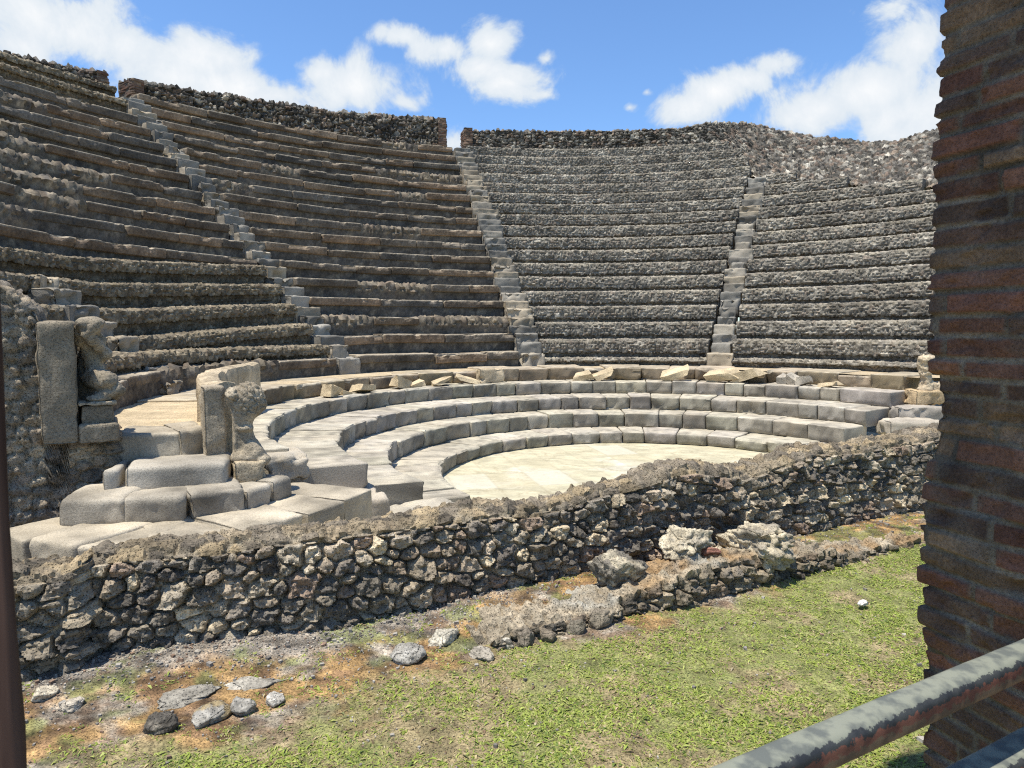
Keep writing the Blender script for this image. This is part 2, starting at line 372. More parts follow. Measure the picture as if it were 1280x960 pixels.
SP = 1.5 * np.array([[.095, .075, .055], [.08, .07, .058], [.115, .085, .06], [.065, .06, .053], [.125, .095, .068], [.085, .068, .052]])
def slab_row(parent, s, t0, t1, zt, R, zprev, Rnext, seed, breaks=.12, thick=.17, pal=SP, step=.05, lip=.085, miss=()):
    """one row: rough riser with the seat slabs that lie on it, slab by slab; gaps where slabs are lost show rubble"""
    g = np.random.default_rng(seed)
    L = abs(R_(t1 - t0)) * R; joints = [0.]
    while joints[-1] < L - .5: joints.append(joints[-1] + g.uniform(.85, 1.9))
    joints[-1] = L; nb = len(joints) - 1
    tj = [t0 + (t1 - t0) * j / L for j in joints]
    lost = [bool(g.uniform() < breaks * .5) or any(ma < (tj[i] + tj[i + 1]) / 2 < mb for ma, mb in miss) for i in range(nb)]
    xs = np.linspace(0, L, int(L / .045)); th = t0 + (t1 - t0) * xs / L
    kk = np.clip(np.searchsorted(joints, xs, 'right') - 1, 0, nb - 1)
    lf = np.array(lost, float)[kk]; lf = np.convolve(np.pad(lf, 3, 'edge'), np.ones(7) / 7, 'valid')
    prof = respace([[lip, zprev - .05], [lip, zt - .09], [lip + .02, zt - .035], [lip + .07, zt - .03], [Rnext - R + .2, zt - .025]], .06)
    X, P = np.meshgrid(np.arange(len(xs)), np.arange(len(prof)), indexing='ij')
    V = pol(R + prof[P, 0], th[X], prof[P, 1]); Nn = gridn(V); Nn = Nn * np.sign(np.sum(Nn * (np.array([0, 0, zt + 6.]) - V * np.array([1, 1, 1])), -1, keepdims=True))
    pa = np.concatenate([[0], np.cumsum(np.linalg.norm(np.diff(prof, axis=0), axis=1))])
    W, C = rubble(V, np.radians(th[X]) * R, pa[P], Nn, .12, .085, seed + 3, .014, .008, np.array([[.07, .066, .06], [.095, .088, .078], [.12, .11, .095], [.085, .08, .074], [.15, .135, .11]]), (.10, .092, .078), .3, .4)
    W2, C2 = rubble(V, np.radians(th[X]) * R, pa[P], Nn, .13, .10, seed + 4, .045, .02, np.array([[.13, .115, .09], [.18, .155, .12], [.24, .205, .155], [.10, .09, .078], [.16, .13, .10]]), (.17, .145, .11), .3, .5)
    f3 = (lf[X] * np.where(prof[P, 1] > zt - .22, 1, .25))[..., None]
    A = W * (1 - f3) + W2 * f3; CC = C * (1 - f3) + C2 * f3
    back = pol(np.full(len(xs), Rnext + .22), th, np.full(len(xs), zprev - .5)); frt = pol(np.full(len(xs), R + lip + .03), th, np.full(len(xs), zprev - .5))
    A = np.concatenate([A, back[:, None], frt[:, None]], 1); CC = np.concatenate([CC, CC[:, -2:]], 1); n, m = A.shape[:2]
    row = build('seat_row', A, gridq(n, m, True), M_slab, CC, ng=[list(range(m))[::-1], [(n - 1) * m + q for q in range(m)]], parent=parent, loc=tuple(pol(R, (t0 + t1) / 2, zprev)), sharp=50)
    row['_w'] = [float(v) for v in pol(R, (t0 + t1) / 2, zprev)]
    for i in range(nb):
        if lost[i]: continue
        l0, l1 = joints[i] + .006, joints[i + 1] - .006; l = l1 - l0
        if i == 0: l0 = joints[0] + .002
        x = np.unique(np.concatenate([[0, .008, .02, .04], np.linspace(.06, l - .06, max(3, int(l / step))), l - np.array([0, .008, .02, .04])])); d = np.minimum(x, l - x)
        er = g.uniform(.015, .045); ins = np.where(d < er, er - np.sqrt(np.maximum(er ** 2 - (er - d) ** 2, 0)), 0)
        tk = thick * g.uniform(.9, 1.12); zz0 = zt + g.normal(0, .012); r00 = R + g.normal(0, .018); tilt = g.normal(0, .012)
        pr = respace([[.30, zz0 - tk], [lip * .6, zz0 - tk], [.014, zz0 - tk + .018], [.002, zz0 - tk * .55], [0, zz0 - .035], [.003, zz0 - .008], [.014, zz0], [.09, zz0 + .004], [Rnext - R - .06 + lip, zz0 + .006]], .045)
        pr = np.vstack([pr, [Rnext - R - .06 + lip, zz0 - tk]])
        X, P = np.meshgrid(np.arange(len(x)), np.arange(len(pr)), indexing='ij')
        t = t0 + (t1 - t0) * (l0 + x[X]) / L; rr = r00 + pr[P, 0]; zz = pr[P, 1] + tilt * (x[X] / l - .5)
        V = pol(rr, t, zz); fr = (pr[P, 0] < .12); up = pr[P, 1] > zz0 - .03
        n1 = fbm(V, .22, 4, seed + 31 + i); n2 = fbm(V, .07, 3, seed + 61)
        chip = sstep(.10, .36, fbm(V, .32, 3, seed + 91)) * np.clip(1 - np.abs(pr[P, 1] - zz0) / .10, 0, 1) * fr
        rr = rr + fr * (ins[X] + n1 * .022 + n2 * .014 + chip * .07); zz = zz - fr * up * (ins[X] * .7 + chip * .045) + n2 * .007 * up
        V = pol(rr, t, zz)
        C = pal[g.integers(0, len(pal))] * g.uniform(.75, 1.25) * (1 + .9 * fbm(V, .4, 4, seed + 12))[..., None]
        C = mixc(C, [.28, .225, .16], chip * .8)
        C = mixc(C, [.36, .315, .245], np.where(pr[P, 1] > zz0 - .022, .65 + .35 * sstep(-.2, .2, fbm(V, .5, 3, seed + 15)), 0))  # top edge lightened in colour so it reads as a sunlit line
        n, m = V.shape[:2]
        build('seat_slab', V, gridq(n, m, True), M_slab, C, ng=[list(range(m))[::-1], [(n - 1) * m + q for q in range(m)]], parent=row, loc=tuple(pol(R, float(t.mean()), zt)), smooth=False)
    return row

def Rs(s): return r0 + dr * s
def Zs(s): return z0 + dz * s
def Rr(s): return r0 + dr * (s + .5) + .10 + .03 * s       # rubble lip of row s (two right wedges)

GS = 'wedges of stone seat rows'
wA = thing('seating_wedge', 'far left wedge of ruined seat rows, behind the statue and left of the leftmost stairway', 'seating', tuple(pol(9.5, -85, 1.2)), GS)
wB = thing('seating_wedge', 'wedge of brown seat slabs with moulded lips between the left and the middle stairway', 'seating', tuple(pol(9.5, -45, 1.2)), GS)
wC = thing('seating_wedge', 'wedge of bare grey rubble seat rows between the middle and the right stairway', 'seating', tuple(pol(9.8, -7, 1.2)), GS)
wD = thing('seating_wedge', 'wedge of bare rubble seat rows right of the right stairway, broken away at the top', 'seating', tuple(pol(9.5, 33, 1.2)), GS)

def fadeA(T): return -.20 * np.clip((-68 - T) / 26, 0, 1)
TL = -126.
# wedge B: slabs
missB = {2: [(-56, -51), (-43.5, -40.5)], 3: [(-61, -56), (-44, -29)], 5: [(-47, -44.5)], 6: [(-55, -52.5), (-38, -35)], 8: [(-45, -42)], 9: [(-58, -54), (-43, -41.5)], 10: [(-49, -47)], 11: [(-62.5, -57), (-40, -38)], 12: [(-46, -44.5)], 14: [(-37, -35)]}
for s in range(1, 18):
    t0 = edge(1, s, Rs(s), 1); t1 = edge(2, s, Rs(s), -1)
    zp = Zs(s - 1) if s > 1 else ZRIM
    slab_row(wB, s, t0 + .05, t1 - .05, Zs(s), Rs(s), zp, Rs(s + 1), 100 + s, .10, miss=missB.get(s, ()))
# wedge A
for s in range(1, 18):
    t1 = edge(1, s, Rs(s), -1) - .05; t0 = max(TL, -126 + max(0, s - 4) * 1.5)
    if s == 1:
        slab_row(wA, 1, t0, t1, Zs(1), Rs(1), ZRIM, Rs(2), 301, .1, thick=.14, lip=.04)
    if s <= 5:
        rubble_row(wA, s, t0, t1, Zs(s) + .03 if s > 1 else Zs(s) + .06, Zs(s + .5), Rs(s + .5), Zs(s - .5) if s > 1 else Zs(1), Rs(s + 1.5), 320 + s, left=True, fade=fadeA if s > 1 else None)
    elif s <= 15:
        zp = Zs(s - 1) if s > 6 else Zs(5.5) - .15
        ms = {8: [(-90, -86)], 9: [(-98, -80.5)], 10: [(-98, -77.2)], 11: [(-98, -78), (-73, -71.5)], 12: [(-98, -82)], 7: [(-82.5, -80)], 15: [(-100, -79.5)], 14: [(-79.8, -79)]}.get(s, ())
        slab_row(wA, s, t0, t1, Zs(s) - .03, Rs(s), zp, Rs(s + 1), 300 + s, .12, miss=ms)
    else:
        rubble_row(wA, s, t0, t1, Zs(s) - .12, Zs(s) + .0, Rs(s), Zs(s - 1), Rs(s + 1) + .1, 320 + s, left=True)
# wedges C and D
def rowcols(s): return edge(2, s, Rr(s), 1) + .03, edge(3, s, Rr(s), -1) - .03
endC = {17: 8.5, 16: 10.2, 15: 11.2}; endD = {13: 17.5, 12: 24., 11: 33, 10: 44}
for s in range(1, 18):
    t0, t1 = rowcols(s); t1 = min(t1, endC.get(s, 99))
    zprev = Zs(s - 1) + .245 if s > 1 else 1.36
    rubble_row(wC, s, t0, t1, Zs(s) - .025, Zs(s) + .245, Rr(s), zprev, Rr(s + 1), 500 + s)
    if s <= 13:
        t0 = edge(3, s, Rr(s), 1) + .03; t1 = endD.get(s, 52.5)
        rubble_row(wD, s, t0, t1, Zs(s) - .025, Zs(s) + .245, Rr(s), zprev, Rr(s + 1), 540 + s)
rubble_row(wC, 0, edge(2, 1, 6.6, 1), edge(3, 1, 6.6, -1), 1.29, 1.36, 6.62, ZRIM, 6.9, 500)
rubble_row(wD, 0, edge(3, 1, 6.6, 1), 52.5, 1.29, 1.36, 6.62, ZRIM, 6.9, 540)

# stairways: two blocks to a seat row, each block a step
def stair(k, label, smax, lattice, hw, seed, s_from=1.0):
    c = (s0c, s1c, s2c, s3c)[k]
    st = thing('stone_stairway', label, 'stairway', tuple(pol(Rs(s_from), c(s_from), ZRIM)), 'stairways between the seating wedges')
    g = np.random.default_rng(seed); s = s_from
    while s <= smax + .01:
        R, Z = lattice(s); th = c(s) + g.normal(0, .04)
        w = hw + g.normal(0, .028); dep = .50 + g.uniform(0, .06)
        o = g.normal(0, .035); Z = Z + g.normal(0, .018)
        t = R_(th); er = np.array([math.sin(t), math.cos(t)]); et = np.array([math.cos(t), -math.sin(t)])
        cen = er * (R + o)
        q = [cen - et * w, cen + et * w, cen + er * dep + et * w, cen + er * dep - et * w]
        base = [np.array([.34, .325, .29]), np.array([.28, .265, .235]), np.array([.40, .365, .305]), np.array([.24, .232, .21]), np.array([.42, .365, .28])][g.integers(0, 5)]
        block('stair_step', [np.append(x, 0)[:2] for x in q], Z - .42, Z, M_tier, base * g.uniform(.6, .95), st, .05, .024, .016, .12, seed + int(s * 10), chip=g.choice([.02, .05, .09]), jit=.018, colvar=.3)
        s += .5
    return st
def latS(s): return Rs(s), Zs(s)
def latR(s): return Rs(s) + .08 + .03 * s, Zs(s)
stair(1, 'leftmost of the three long stairways, climbing towards the first gap in the top wall', 16.5, latS, .25, 41)
stair(2, 'middle of the three long stairways, between brown seat slabs and grey rubble rows', 17., latS, .30, 42)
stair(3, 'rightmost of the three long stairways, pale blocks running up between grey rubble rows', 13.5, latR, .26, 43)
def lat0(s): return Rs(s) - .12, Zs(s) - .17
stair(0, 'short row of worn step blocks on the far left seat rows, just behind the statue', 4.5, lat0, .27, 44)

# ------------------------------------------------------------------ low tiers of big blocks
def ring_block(parent, tfa, tfb, R, Rb, zb, zt, seed, col, orig, chipf=.4):
    g = np.random.default_rng(seed)
    # a block swept along the ring; tfa/tfb give the end angle at any radius (straight cut ends)
    L = abs(R_(tfb(R) - tfa(R))) * R; xs = np.unique(np.concatenate([[0, .004, .012, .025, .045], np.linspace(.06, L - .06, max(3, int(L / .055))), L - np.array([0, .004, .012, .025, .045])]))
    h = zt - zb; D = Rb - R; cr = g.uniform(.018, .045)
    prof = [[.06, zb - .03], [.03, zb], [.0, zb + .03]]
    for k in range(1, 4): prof.append([0, zb + .03 + (h - .03 - cr) * k / 3])
    for a in (30, 60, 90): prof.append([cr * (1 - math.cos(R_(a))), zt - cr + cr * math.sin(R_(a))])
    for k in (.06, .1, .18): prof.append([cr + k, zt + .001])
    for k in np.linspace(.3, D, max(2, int(D / .12))): prof.append([k, zt + .002])
    prof += [[D, zb - .03]]
    prof = np.array(prof); X, P = np.meshgrid(np.arange(len(xs)), np.arange(len(prof)), indexing='ij')
    d = np.minimum(xs, L - xs)[X]; er = g.uniform(.008, .032)
    inset = np.where(d < er, er - np.sqrt(np.maximum(er ** 2 - (er - d) ** 2, 0)), 0)
    rr = R + prof[P, 0]; zz = prof[P, 1]
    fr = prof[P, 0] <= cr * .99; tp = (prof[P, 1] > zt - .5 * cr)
    rr = rr + inset * fr * .9; zz = zz - inset * tp * .8
    f = xs[X] / L; ta = tfa(rr); tb = tfb(rr); th = ta + (tb - ta) * f
    V = pol(rr, th, zz); o = np.array([seed * 1.7, seed * .9, 0])
    nn = fbm(V + o, .16, 4, seed); n2 = fbm(V + o, .045, 3, seed + 1)
    bev = sstep(-.02, .22, fbm(V + o, .2, 3, seed + 2)) * chipf
    low = np.clip((zt - zz) / h, 0, 1)
    rr = rr + fr * (nn * .03 + n2 * .012 + bev * .05 * low * g.uniform(.3, 1.4)) + fr * (1 - sstep(0, .05, d)) * low * .03
    zz = zz + tp * (nn * .010 + n2 * .005) - (tp & fr) * bev * .03
    th = tfa(rr) + (tfb(rr) - tfa(rr)) * f
    V = pol(rr, th, zz)
    # the block sits a little out of line and out of level
    V = V + np.array([0, 0, 1]) * (g.normal(0, .006) + g.normal(0, .010) * (f - .5))[..., None] if False else V
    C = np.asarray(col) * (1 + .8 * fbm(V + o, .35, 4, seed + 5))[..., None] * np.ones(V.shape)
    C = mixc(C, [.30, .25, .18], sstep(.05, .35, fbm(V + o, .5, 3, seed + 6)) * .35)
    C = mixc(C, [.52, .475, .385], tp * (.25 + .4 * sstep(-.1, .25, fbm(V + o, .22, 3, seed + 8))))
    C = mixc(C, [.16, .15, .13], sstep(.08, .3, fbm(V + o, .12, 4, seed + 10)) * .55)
    C = C * np.where(fr & ~tp, .76, 1.)[..., None] * (1 + .25 * fbm(V + o, .03, 2, seed + 12))[..., None]  # riser faces darker: weathering, with shade put into the colour too
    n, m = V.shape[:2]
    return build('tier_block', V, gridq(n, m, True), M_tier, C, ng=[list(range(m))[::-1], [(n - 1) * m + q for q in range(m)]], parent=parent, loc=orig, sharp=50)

def tier(idx, label, R, Rb, zb, zt, vl, vr, seed, wid, t_from=None, col=GREY, big_ends=(0, 0), chipf=.4, hvar=0., name='stone_tier', group='low curved stone tiers'):
    tL = t_from if t_from is not None else float(th_left(R, vl)); tR = float(th_right(R, vr))
    o = thing(name, label, 'stone tier', tuple(pol(R, (tL + tR) / 2, zb)), group)
    g = np.random.default_rng(seed); L = R_(tR - tL) * R
    cuts = [0.]; first = True
    while cuts[-1] < L - wid * .7:
        w = wid * g.uniform(.72, 1.3)
        if first and big_ends[0]: w = big_ends[0]
        first = False; cuts.append(cuts[-1] + w)
    cuts[-1] = L
    for i in range(len(cuts) - 1):
        ta = tL + (tR - tL) * cuts[i] / L; tb = tL + (tR - tL) * cuts[i + 1] / L; gap = math.degrees(.006 / R)
        fa = (lambda r, ta=ta, gp=gap: ta + gp + 0 * r) if (i or t_from is not None) else (lambda r: th_left(r, vl + .12 * (r - R)))
        fb = (lambda r, tb=tb, gp=gap: tb - gp + 0 * r) if i < len(cuts) - 2 else (lambda r: th_right(r, vr + .1 * (r - R)))
        c = np.asarray(col) * g.uniform(.82, 1.12) * np.array([1, g.uniform(.97, 1.02), g.uniform(.92, 1.04)])
        dzb = g.normal(0, .007) - abs(g.normal(0, hvar)); drb = g.normal(0, .013 + hvar)
        om = tuple(pol(R, (ta + tb) / 2, zb))
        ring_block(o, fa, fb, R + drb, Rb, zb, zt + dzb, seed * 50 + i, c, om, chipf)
    return o
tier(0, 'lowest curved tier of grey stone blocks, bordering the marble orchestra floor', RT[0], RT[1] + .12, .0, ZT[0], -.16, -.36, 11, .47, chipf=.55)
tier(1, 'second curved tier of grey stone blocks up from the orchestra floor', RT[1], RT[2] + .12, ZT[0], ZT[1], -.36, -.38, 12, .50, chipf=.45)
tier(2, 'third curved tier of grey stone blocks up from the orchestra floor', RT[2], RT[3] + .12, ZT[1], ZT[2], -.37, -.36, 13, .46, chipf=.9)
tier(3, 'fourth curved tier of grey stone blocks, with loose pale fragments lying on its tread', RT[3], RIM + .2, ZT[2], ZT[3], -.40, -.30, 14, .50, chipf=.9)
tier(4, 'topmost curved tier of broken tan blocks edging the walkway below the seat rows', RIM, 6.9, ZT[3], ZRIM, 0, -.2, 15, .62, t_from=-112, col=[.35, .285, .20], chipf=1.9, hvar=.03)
# walkway at the foot of the seats, wide at the left end
rw = np.array([5.62, 5.9, 6.3, 6.7, 7.1])
WV = np.array([[pol(r, float(th_left(r, -.50)) * (1 - f) + 53 * f, ZRIM - .03 + .006 * vnoise(np.array([r * 3, f * 60, 0.]))) for r in rw] for f in np.linspace(0, 1, 160)])
wc = np.full(WV.shape, [.46, .38, .26]) * (1 + .35 * fbm(WV, .3, 4, 4))[..., None]
tag(build('walkway', WV[:], gridq(*WV.shape[:2]), M_tuff, wc), 'narrow walkway between the top tier and the seat rows', 'walkway', kind='structure')

# ------------------------------------------------------------------ access steps at the left end of the tiers
UVL = lambda u, v: uv(u, v)
def poly_blocks(name, label, lip, zb, zt, depth, seed, cuts, col, chip=.04, rad=.05, group=None):
    """curved step: blocks along a plan polyline lip (front edge), running back by depth"""
    lip = np.array([uv(*p) for p in lip]); seg = np.concatenate([[0], np.cumsum(np.linalg.norm(np.diff(lip, axis=0), axis=1))])
    at = lambda s: np.array([np.interp(s, seg, lip[:, 0]), np.interp(s, seg, lip[:, 1])])
    o = thing(name, label, 'step', tuple(np.append(at(seg[-1] / 2), zb)), group); g = np.random.default_rng(seed)
    cs = np.array(cuts) * seg[-1]
    for i in range(len(cs) - 1):
        a, b = at(cs[i] + .004), at(cs[i + 1] - .004)
        t = (b - a) / np.linalg.norm(b - a); n = np.array([-t[1], t[0]])
        bl = a + n * depth; br = b + n * depth
        block('step_block', [a, b, br, bl], zb + g.normal(0, .006) - .04, zt + g.normal(0, .008), M_tier, np.asarray(col) * g.uniform(.88, 1.12), o, .024, rad * g.uniform(.4, .75), .011, .2, seed + i, chip=chip * .3, jit=.012, colvar=.4)
    return o
SG = 'curved access steps at the left'
poly_blocks('curved_step', 'uppermost short step of rough blocks under the tan walkway at left', [(-6.40, -.62), (-6.06, -.74), (-5.60, -.62)], .98, 1.215, .55, 61, [0, .62, 1], [.34, .305, .245], .06, .04, SG)
poly_blocks('curved_step', 'single long smooth block step between statue and carved leg', [(-6.47, -1.04), (-6.36, -1.06), (-5.66, -1.24)], .80, 1.02, .5, 62, [0, .14, 1], [.34, .315, .27], .02, .06, SG)
poly_blocks('curved_step', 'bulging step of large rounded blocks, second up from the pavement at left', [(-6.80, -1.18), (-6.42, -1.36), (-6.02, -1.50), (-5.62, -1.54), (-5.38, -1.40), (-5.10, -1.12)], .665, .84, .55, 63, [0, .25, .475, .70, .87, 1], [.345, .315, .262], .05, .085, SG)
poly_blocks('curved_step', 'lowest row of flat pale slabs just behind the front wall at left', [(-7.12, -1.05), (-6.80, -1.75), (-6.30, -2.05), (-5.6, -2.0), (-5.0, -1.7), (-4.45, -1.25)], .3, .665, .85, 64, [0, .13, .27, .42, .58, .74, .87, 1], [.38, .34, .27], .03, .05, SG)
def free_block(name, label, cat, p, w, d, h, rot, col, seed, mat=None, group=None, **k):
    c, s = math.cos(R_(rot)), math.sin(R_(rot)); e = np.array([c, s]); f = np.array([-s, c]); p2 = np.array(p[:2])
    q = [p2 - e * w / 2, p2 + e * w / 2, p2 + e * w / 2 + f * d, p2 - e * w / 2 + f * d]
    return tag(block(name, q, p[2], p[2] + h, mat or M_tier, col, None, **dict(dict(step=.04, rad=.035, noise=.014, nscale=.13, seed=seed, chip=.05, jit=.015, colvar=.25), **k)), label, cat, group)
free_block('stone_block', 'squat grey block between the carved leg and the curved tiers', 'stone block', [*uv(-5.02, -.62), .66], .42, .55, .25, 40, [.36, .33, .28], 71, chip=.05, rad=.06)
free_block('stone_block', 'low wide pavement slab right of the bulging curved step', 'stone block', [*uv(-4.55, -.85), .20], .85, .7, .26, 42, [.40, .36, .30], 72)
free_block('stone_block', 'flat pavement slab tucked against the front wall beside the second tier', 'stone block', [*uv(-3.75, -.95), .02], .9, .6, .24, 44, [.40, .37, .31], 73)
# right end
free_block('stone_block', 'rounded two-part grey block beyond the right end of the second tier', 'stone block', [4.05, 2.45, .30], .85, .5, .27, 10, [.38, .345, .29], 74, rad=.06)
free_block('stone_block', 'long grey block on the far right, under the orange block', 'stone block', [4.30, 2.9, .50], .80, .5, .25, 12, [.36, .33, .29], 75)
free_block('stone_block', 'orange tan block carrying the right carved leg', 'stone block', [4.52, 3.25, .73], .50, .4, .27, 12, [.52, .40, .25], 76, mat=M_tuff)

# ------------------------------------------------------------------ blobby carved stone (skin of merged shapes)
def ell(c, r, rot=(0, 0, 0), n=10):
    P, Q = cubegrid(n, n, n); D = P / np.linalg.norm(P, axis=1, keepdims=True) * np.asarray(r)
    from mathutils import Euler
    M = np.array(Euler([R_(a) for a in rot]).to_matrix()); return D @ M.T + np.asarray(c), Q
def cap(a, b, ra, rb, n=8, flat=1.0):
    """tapered limb from a to b"""
    a = np.asarray(a, float); b = np.asarray(b, float); P, Q = cubegrid(n, n, n); D = P / np.linalg.norm(P, axis=1, keepdims=True)
    z = (b - a) / np.linalg.norm(b - a); x = np.cross(z, [0, 0, 1.]) if abs(z[2]) < .9 else np.cross(z, [1., 0, 0]); x /= np.linalg.norm(x); y = np.cross(z, x)
    t = D[:, 2] > 0
    X = (D[:, :1] * x + D[:, 1:2] * y * flat + D[:, 2:] * z); r = np.where(t, rb, ra)[:, None]
    return np.where(t[:, None], b, a) + X * r, Q
def bx(c, h, rot=0):
    P, Q = cubegrid(2, 2, 2); P = P * np.asarray(h); k, s = math.cos(R_(rot)), math.sin(R_(rot))
    return np.column_stack([P[:, 0] * k - P[:, 1] * s, P[:, 0] * s + P[:, 1] * k, P[:, 2]]) + np.asarray(c), Q
def carve(name, parts, base, e, f, mat, col, parent=None, voxel=.014, disp=.012, loc=None, seed=0, ridges=0):
    """union of local shapes (x along e, y along f) as one continuous skin"""
    V = []; Q = []; off = 0
    for v, q in parts: V.append(v); Q.append(q + off); off += len(v)
    V = np.concatenate(V); Q = np.concatenate(Q)
    me = bpy.data.meshes.new('tmp'); me.from_pydata(V.tolist(), [], Q.tolist()); o = bpy.data.objects.new('tmp', me); COL.objects.link(o)
    m = o.modifiers.new('r', 'REMESH'); m.mode = 'VOXEL'; m.voxel_size = voxel
    m2 = o.modifiers.new('s', 'SMOOTH'); m2.iterations = 3; m2.factor = .5
    dg = bpy.context.evaluated_depsgraph_get(); ev = o.evaluated_get(dg); em = ev.to_mesh()
    n = len(em.vertices); co = np.zeros(n * 3); em.vertices.foreach_get('co', co); co = co.reshape(-1, 3)
    nr = np.zeros(n * 3); em.vertices.foreach_get('normal', nr); nr = nr.reshape(-1, 3)
    qs = [list(p.vertices) for p in em.polygons]; ev.to_mesh_clear(); bpy.data.objects.remove(o); bpy.data.meshes.remove(me)
    h = fbm(co + seed, .12, 4, seed) * disp * 2 + fbm(co + seed, .03, 3, seed + 2) * disp * .7
    if ridges: h = h + ridges * .016 * (sstep(.03, .3, masonry(co[:, 0] - co[:, 2] * .5 + co[:, 1] * .6, co[:, 2] * .85 + co[:, 0] * .55, .055, .042, 5, .42)[0]) - .45) * sstep(.34, .42, co[:, 2])
    co = co + nr * h[:, None]
    C = np.asarray(col) * (1 + .5 * fbm(co + seed, .1, 4, seed + 3))[:, None]
    C = mixc(C, np.asarray(col) * .55, sstep(.05, .35, fbm(co + seed, .2, 3, seed + 4)) * .6)
    W = np.asarray(base) + co[:, :1] * np.append(e, 0) + co[:, 1:2] * np.append(f, 0) + co[:, 2:] * np.array([0, 0, 1.])
    quads = [q for q in qs if len(q) == 4]; oth = [q for q in qs if len(q) != 4]
    return build(name, W, np.array(quads), mat, C, ng=oth, parent=parent, loc=tuple(base) if loc is None else loc)

# left side wall end with its niche block, and the kneeling figure
TUF = np.array([.27, .235, .18])
lw = thing('side_wall', 'rubble end wall at the far left with an upright tuff slab set in it', 'wall', tuple(np.append(uv(-6.9, -.6), .5)))
NU = 78; NZ = 150
def lw_top(u): return np.interp(u, [-9.0, -7.6, -7.10, -6.86, -6.7, -6.36], [2.75, 2.62, 2.41, 2.20, 1.22, 1.20])
us = np.concatenate([np.linspace(-9.0, -7.3, 40)[:-1], np.linspace(-7.3, -6.38, 70)])
path_v = -.62
nz = 120; LV = np.zeros((len(us) + 26, nz, 3)); SS = np.zeros(LV.shape[:2]); TTg = np.zeros(LV.shape[:2])
side = np.linspace(0, .9, 27)[1:]
for i in range(len(us) + 26):
    if i < len(us): u, v = us[i], path_v; ztp = lw_top(u)
    else: u, v = -6.38, path_v + side[i - len(us)]; ztp = 1.2
    zz = np.concatenate([np.linspace(.25, ztp, nz - 8), np.full(8, ztp)])
    back = np.concatenate([np.zeros(nz - 8), np.linspace(.08, .75, 8)])
    for j in range(nz):
        p = uv(u, v + back[j]) if i < len(us) else uv(u - back[j] * .6, v)
        LV[i, j] = [*p, zz[j]]
    SS[i] = (u if i < len(us) else -6.38 + side[i - len(us)]); TTg[i] = zz + back
NL = gridn(LV); NL = NL * np.sign(np.sum(NL * np.array([*uv(.35, -1), .6]), -1, keepdims=True))
PALT = 1.45 * np.array([[.13, .115, .095], [.17, .15, .12], [.21, .185, .145], [.25, .21, .155], [.19, .16, .125], [.15, .13, .11], [.22, .185, .14]])
W, C = rubble(LV, SS, TTg, NL, .13, .095, 77, .024, .008, PALT, (.32, .275, .205), .34, .9, .2)
W = W + NL * (fbm(LV, .5, 3, 78) * .05)[..., None]
build('rubble_masonry', W, gridq(*W.shape[:2]), M_rubble, C, parent=lw, loc=tuple(np.append(uv(-6.9, -.6), .5)))
def ub(u0, u1, v0, v1): return [uv(u0, v0), uv(u1, v0), uv(u1, v1), uv(u0, v1)]
block('tuff_slab', ub(-6.87, -6.62, -.80, -.25), 1.18, 2.13, M_tuff, TUF * .85, lw, .03, .03, .010, .14, 81, chip=.012)
block('niche_base', ub(-6.63, -6.36, -.80, -.25), 1.18, 1.33, M_tuff, TUF * .9, lw, .03, .025, .008, .1, 82, chip=.008)
block('niche_back', ub(-6.63, -6.47, -.48, -.2), 1.3, 2.0, M_tuff, TUF * .8, lw, .03, .04, .02, .1, 84, chip=.03)
st = thing('kneeling_statue', 'weathered headless figure kneeling on a moulded plinth in the left wall', 'statue', tuple(np.append(uv(-6.49, -.70), 1.33)))
block('plinth', ub(-6.60, -6.39, -.76, -.30), 1.325, 1.47, M_tuff, TUF * .75, st, .025, .012, .006, .08, 85, loc=tuple(np.append(uv(-6.49, -.70), 1.33)))
block('plinth_cap', ub(-6.62, -6.365, -.79, -.28), 1.468, 1.505, M_tuff, TUF * 1.2, st, .02, .012, .006, .08, 86, chip=.02, loc=tuple(np.append(uv(-6.49, -.70), 1.33)))
fig = [ell((-.005, .17, .20), (.075, .09, .13)), ell((-.015, .17, .36), (.085, .07, .14)), ell((-.02, .15, .47), (.10, .07, .08)),
       cap((-.03, .14, .16), (.08, -.02, .17), .085, .075), cap((.08, -.02, .16), (.03, .12, .06), .07, .05), cap((.05, .10, .15), (.135, -.02, .085), .075, .062), cap((.135, -.02, .075), (.03, -.03, .035), .055, .04),
       cap((.07, .12, .36), (-.06, .02, .53), .05, .04), cap((-.06, .02, .53), (.02, .02, .60), .045, .05), cap((-.09, .12, .48), (-.08, .03, .60), .055, .05), ell((-.02, .08, .61), (.105, .08, .05)), cap((-.02, .13, .50), (-.01, .1, .6), .06, .055), ell((.03, .05, .02), (.12, .13, .035))]
carve('figure', fig, np.append(uv(-6.49, -.70), 1.50), EU, EV, M_tuff, TUF * 1.0, st, .012, .017, loc=tuple(np.append(uv(-6.49, -.70), 1.33)), seed=3)

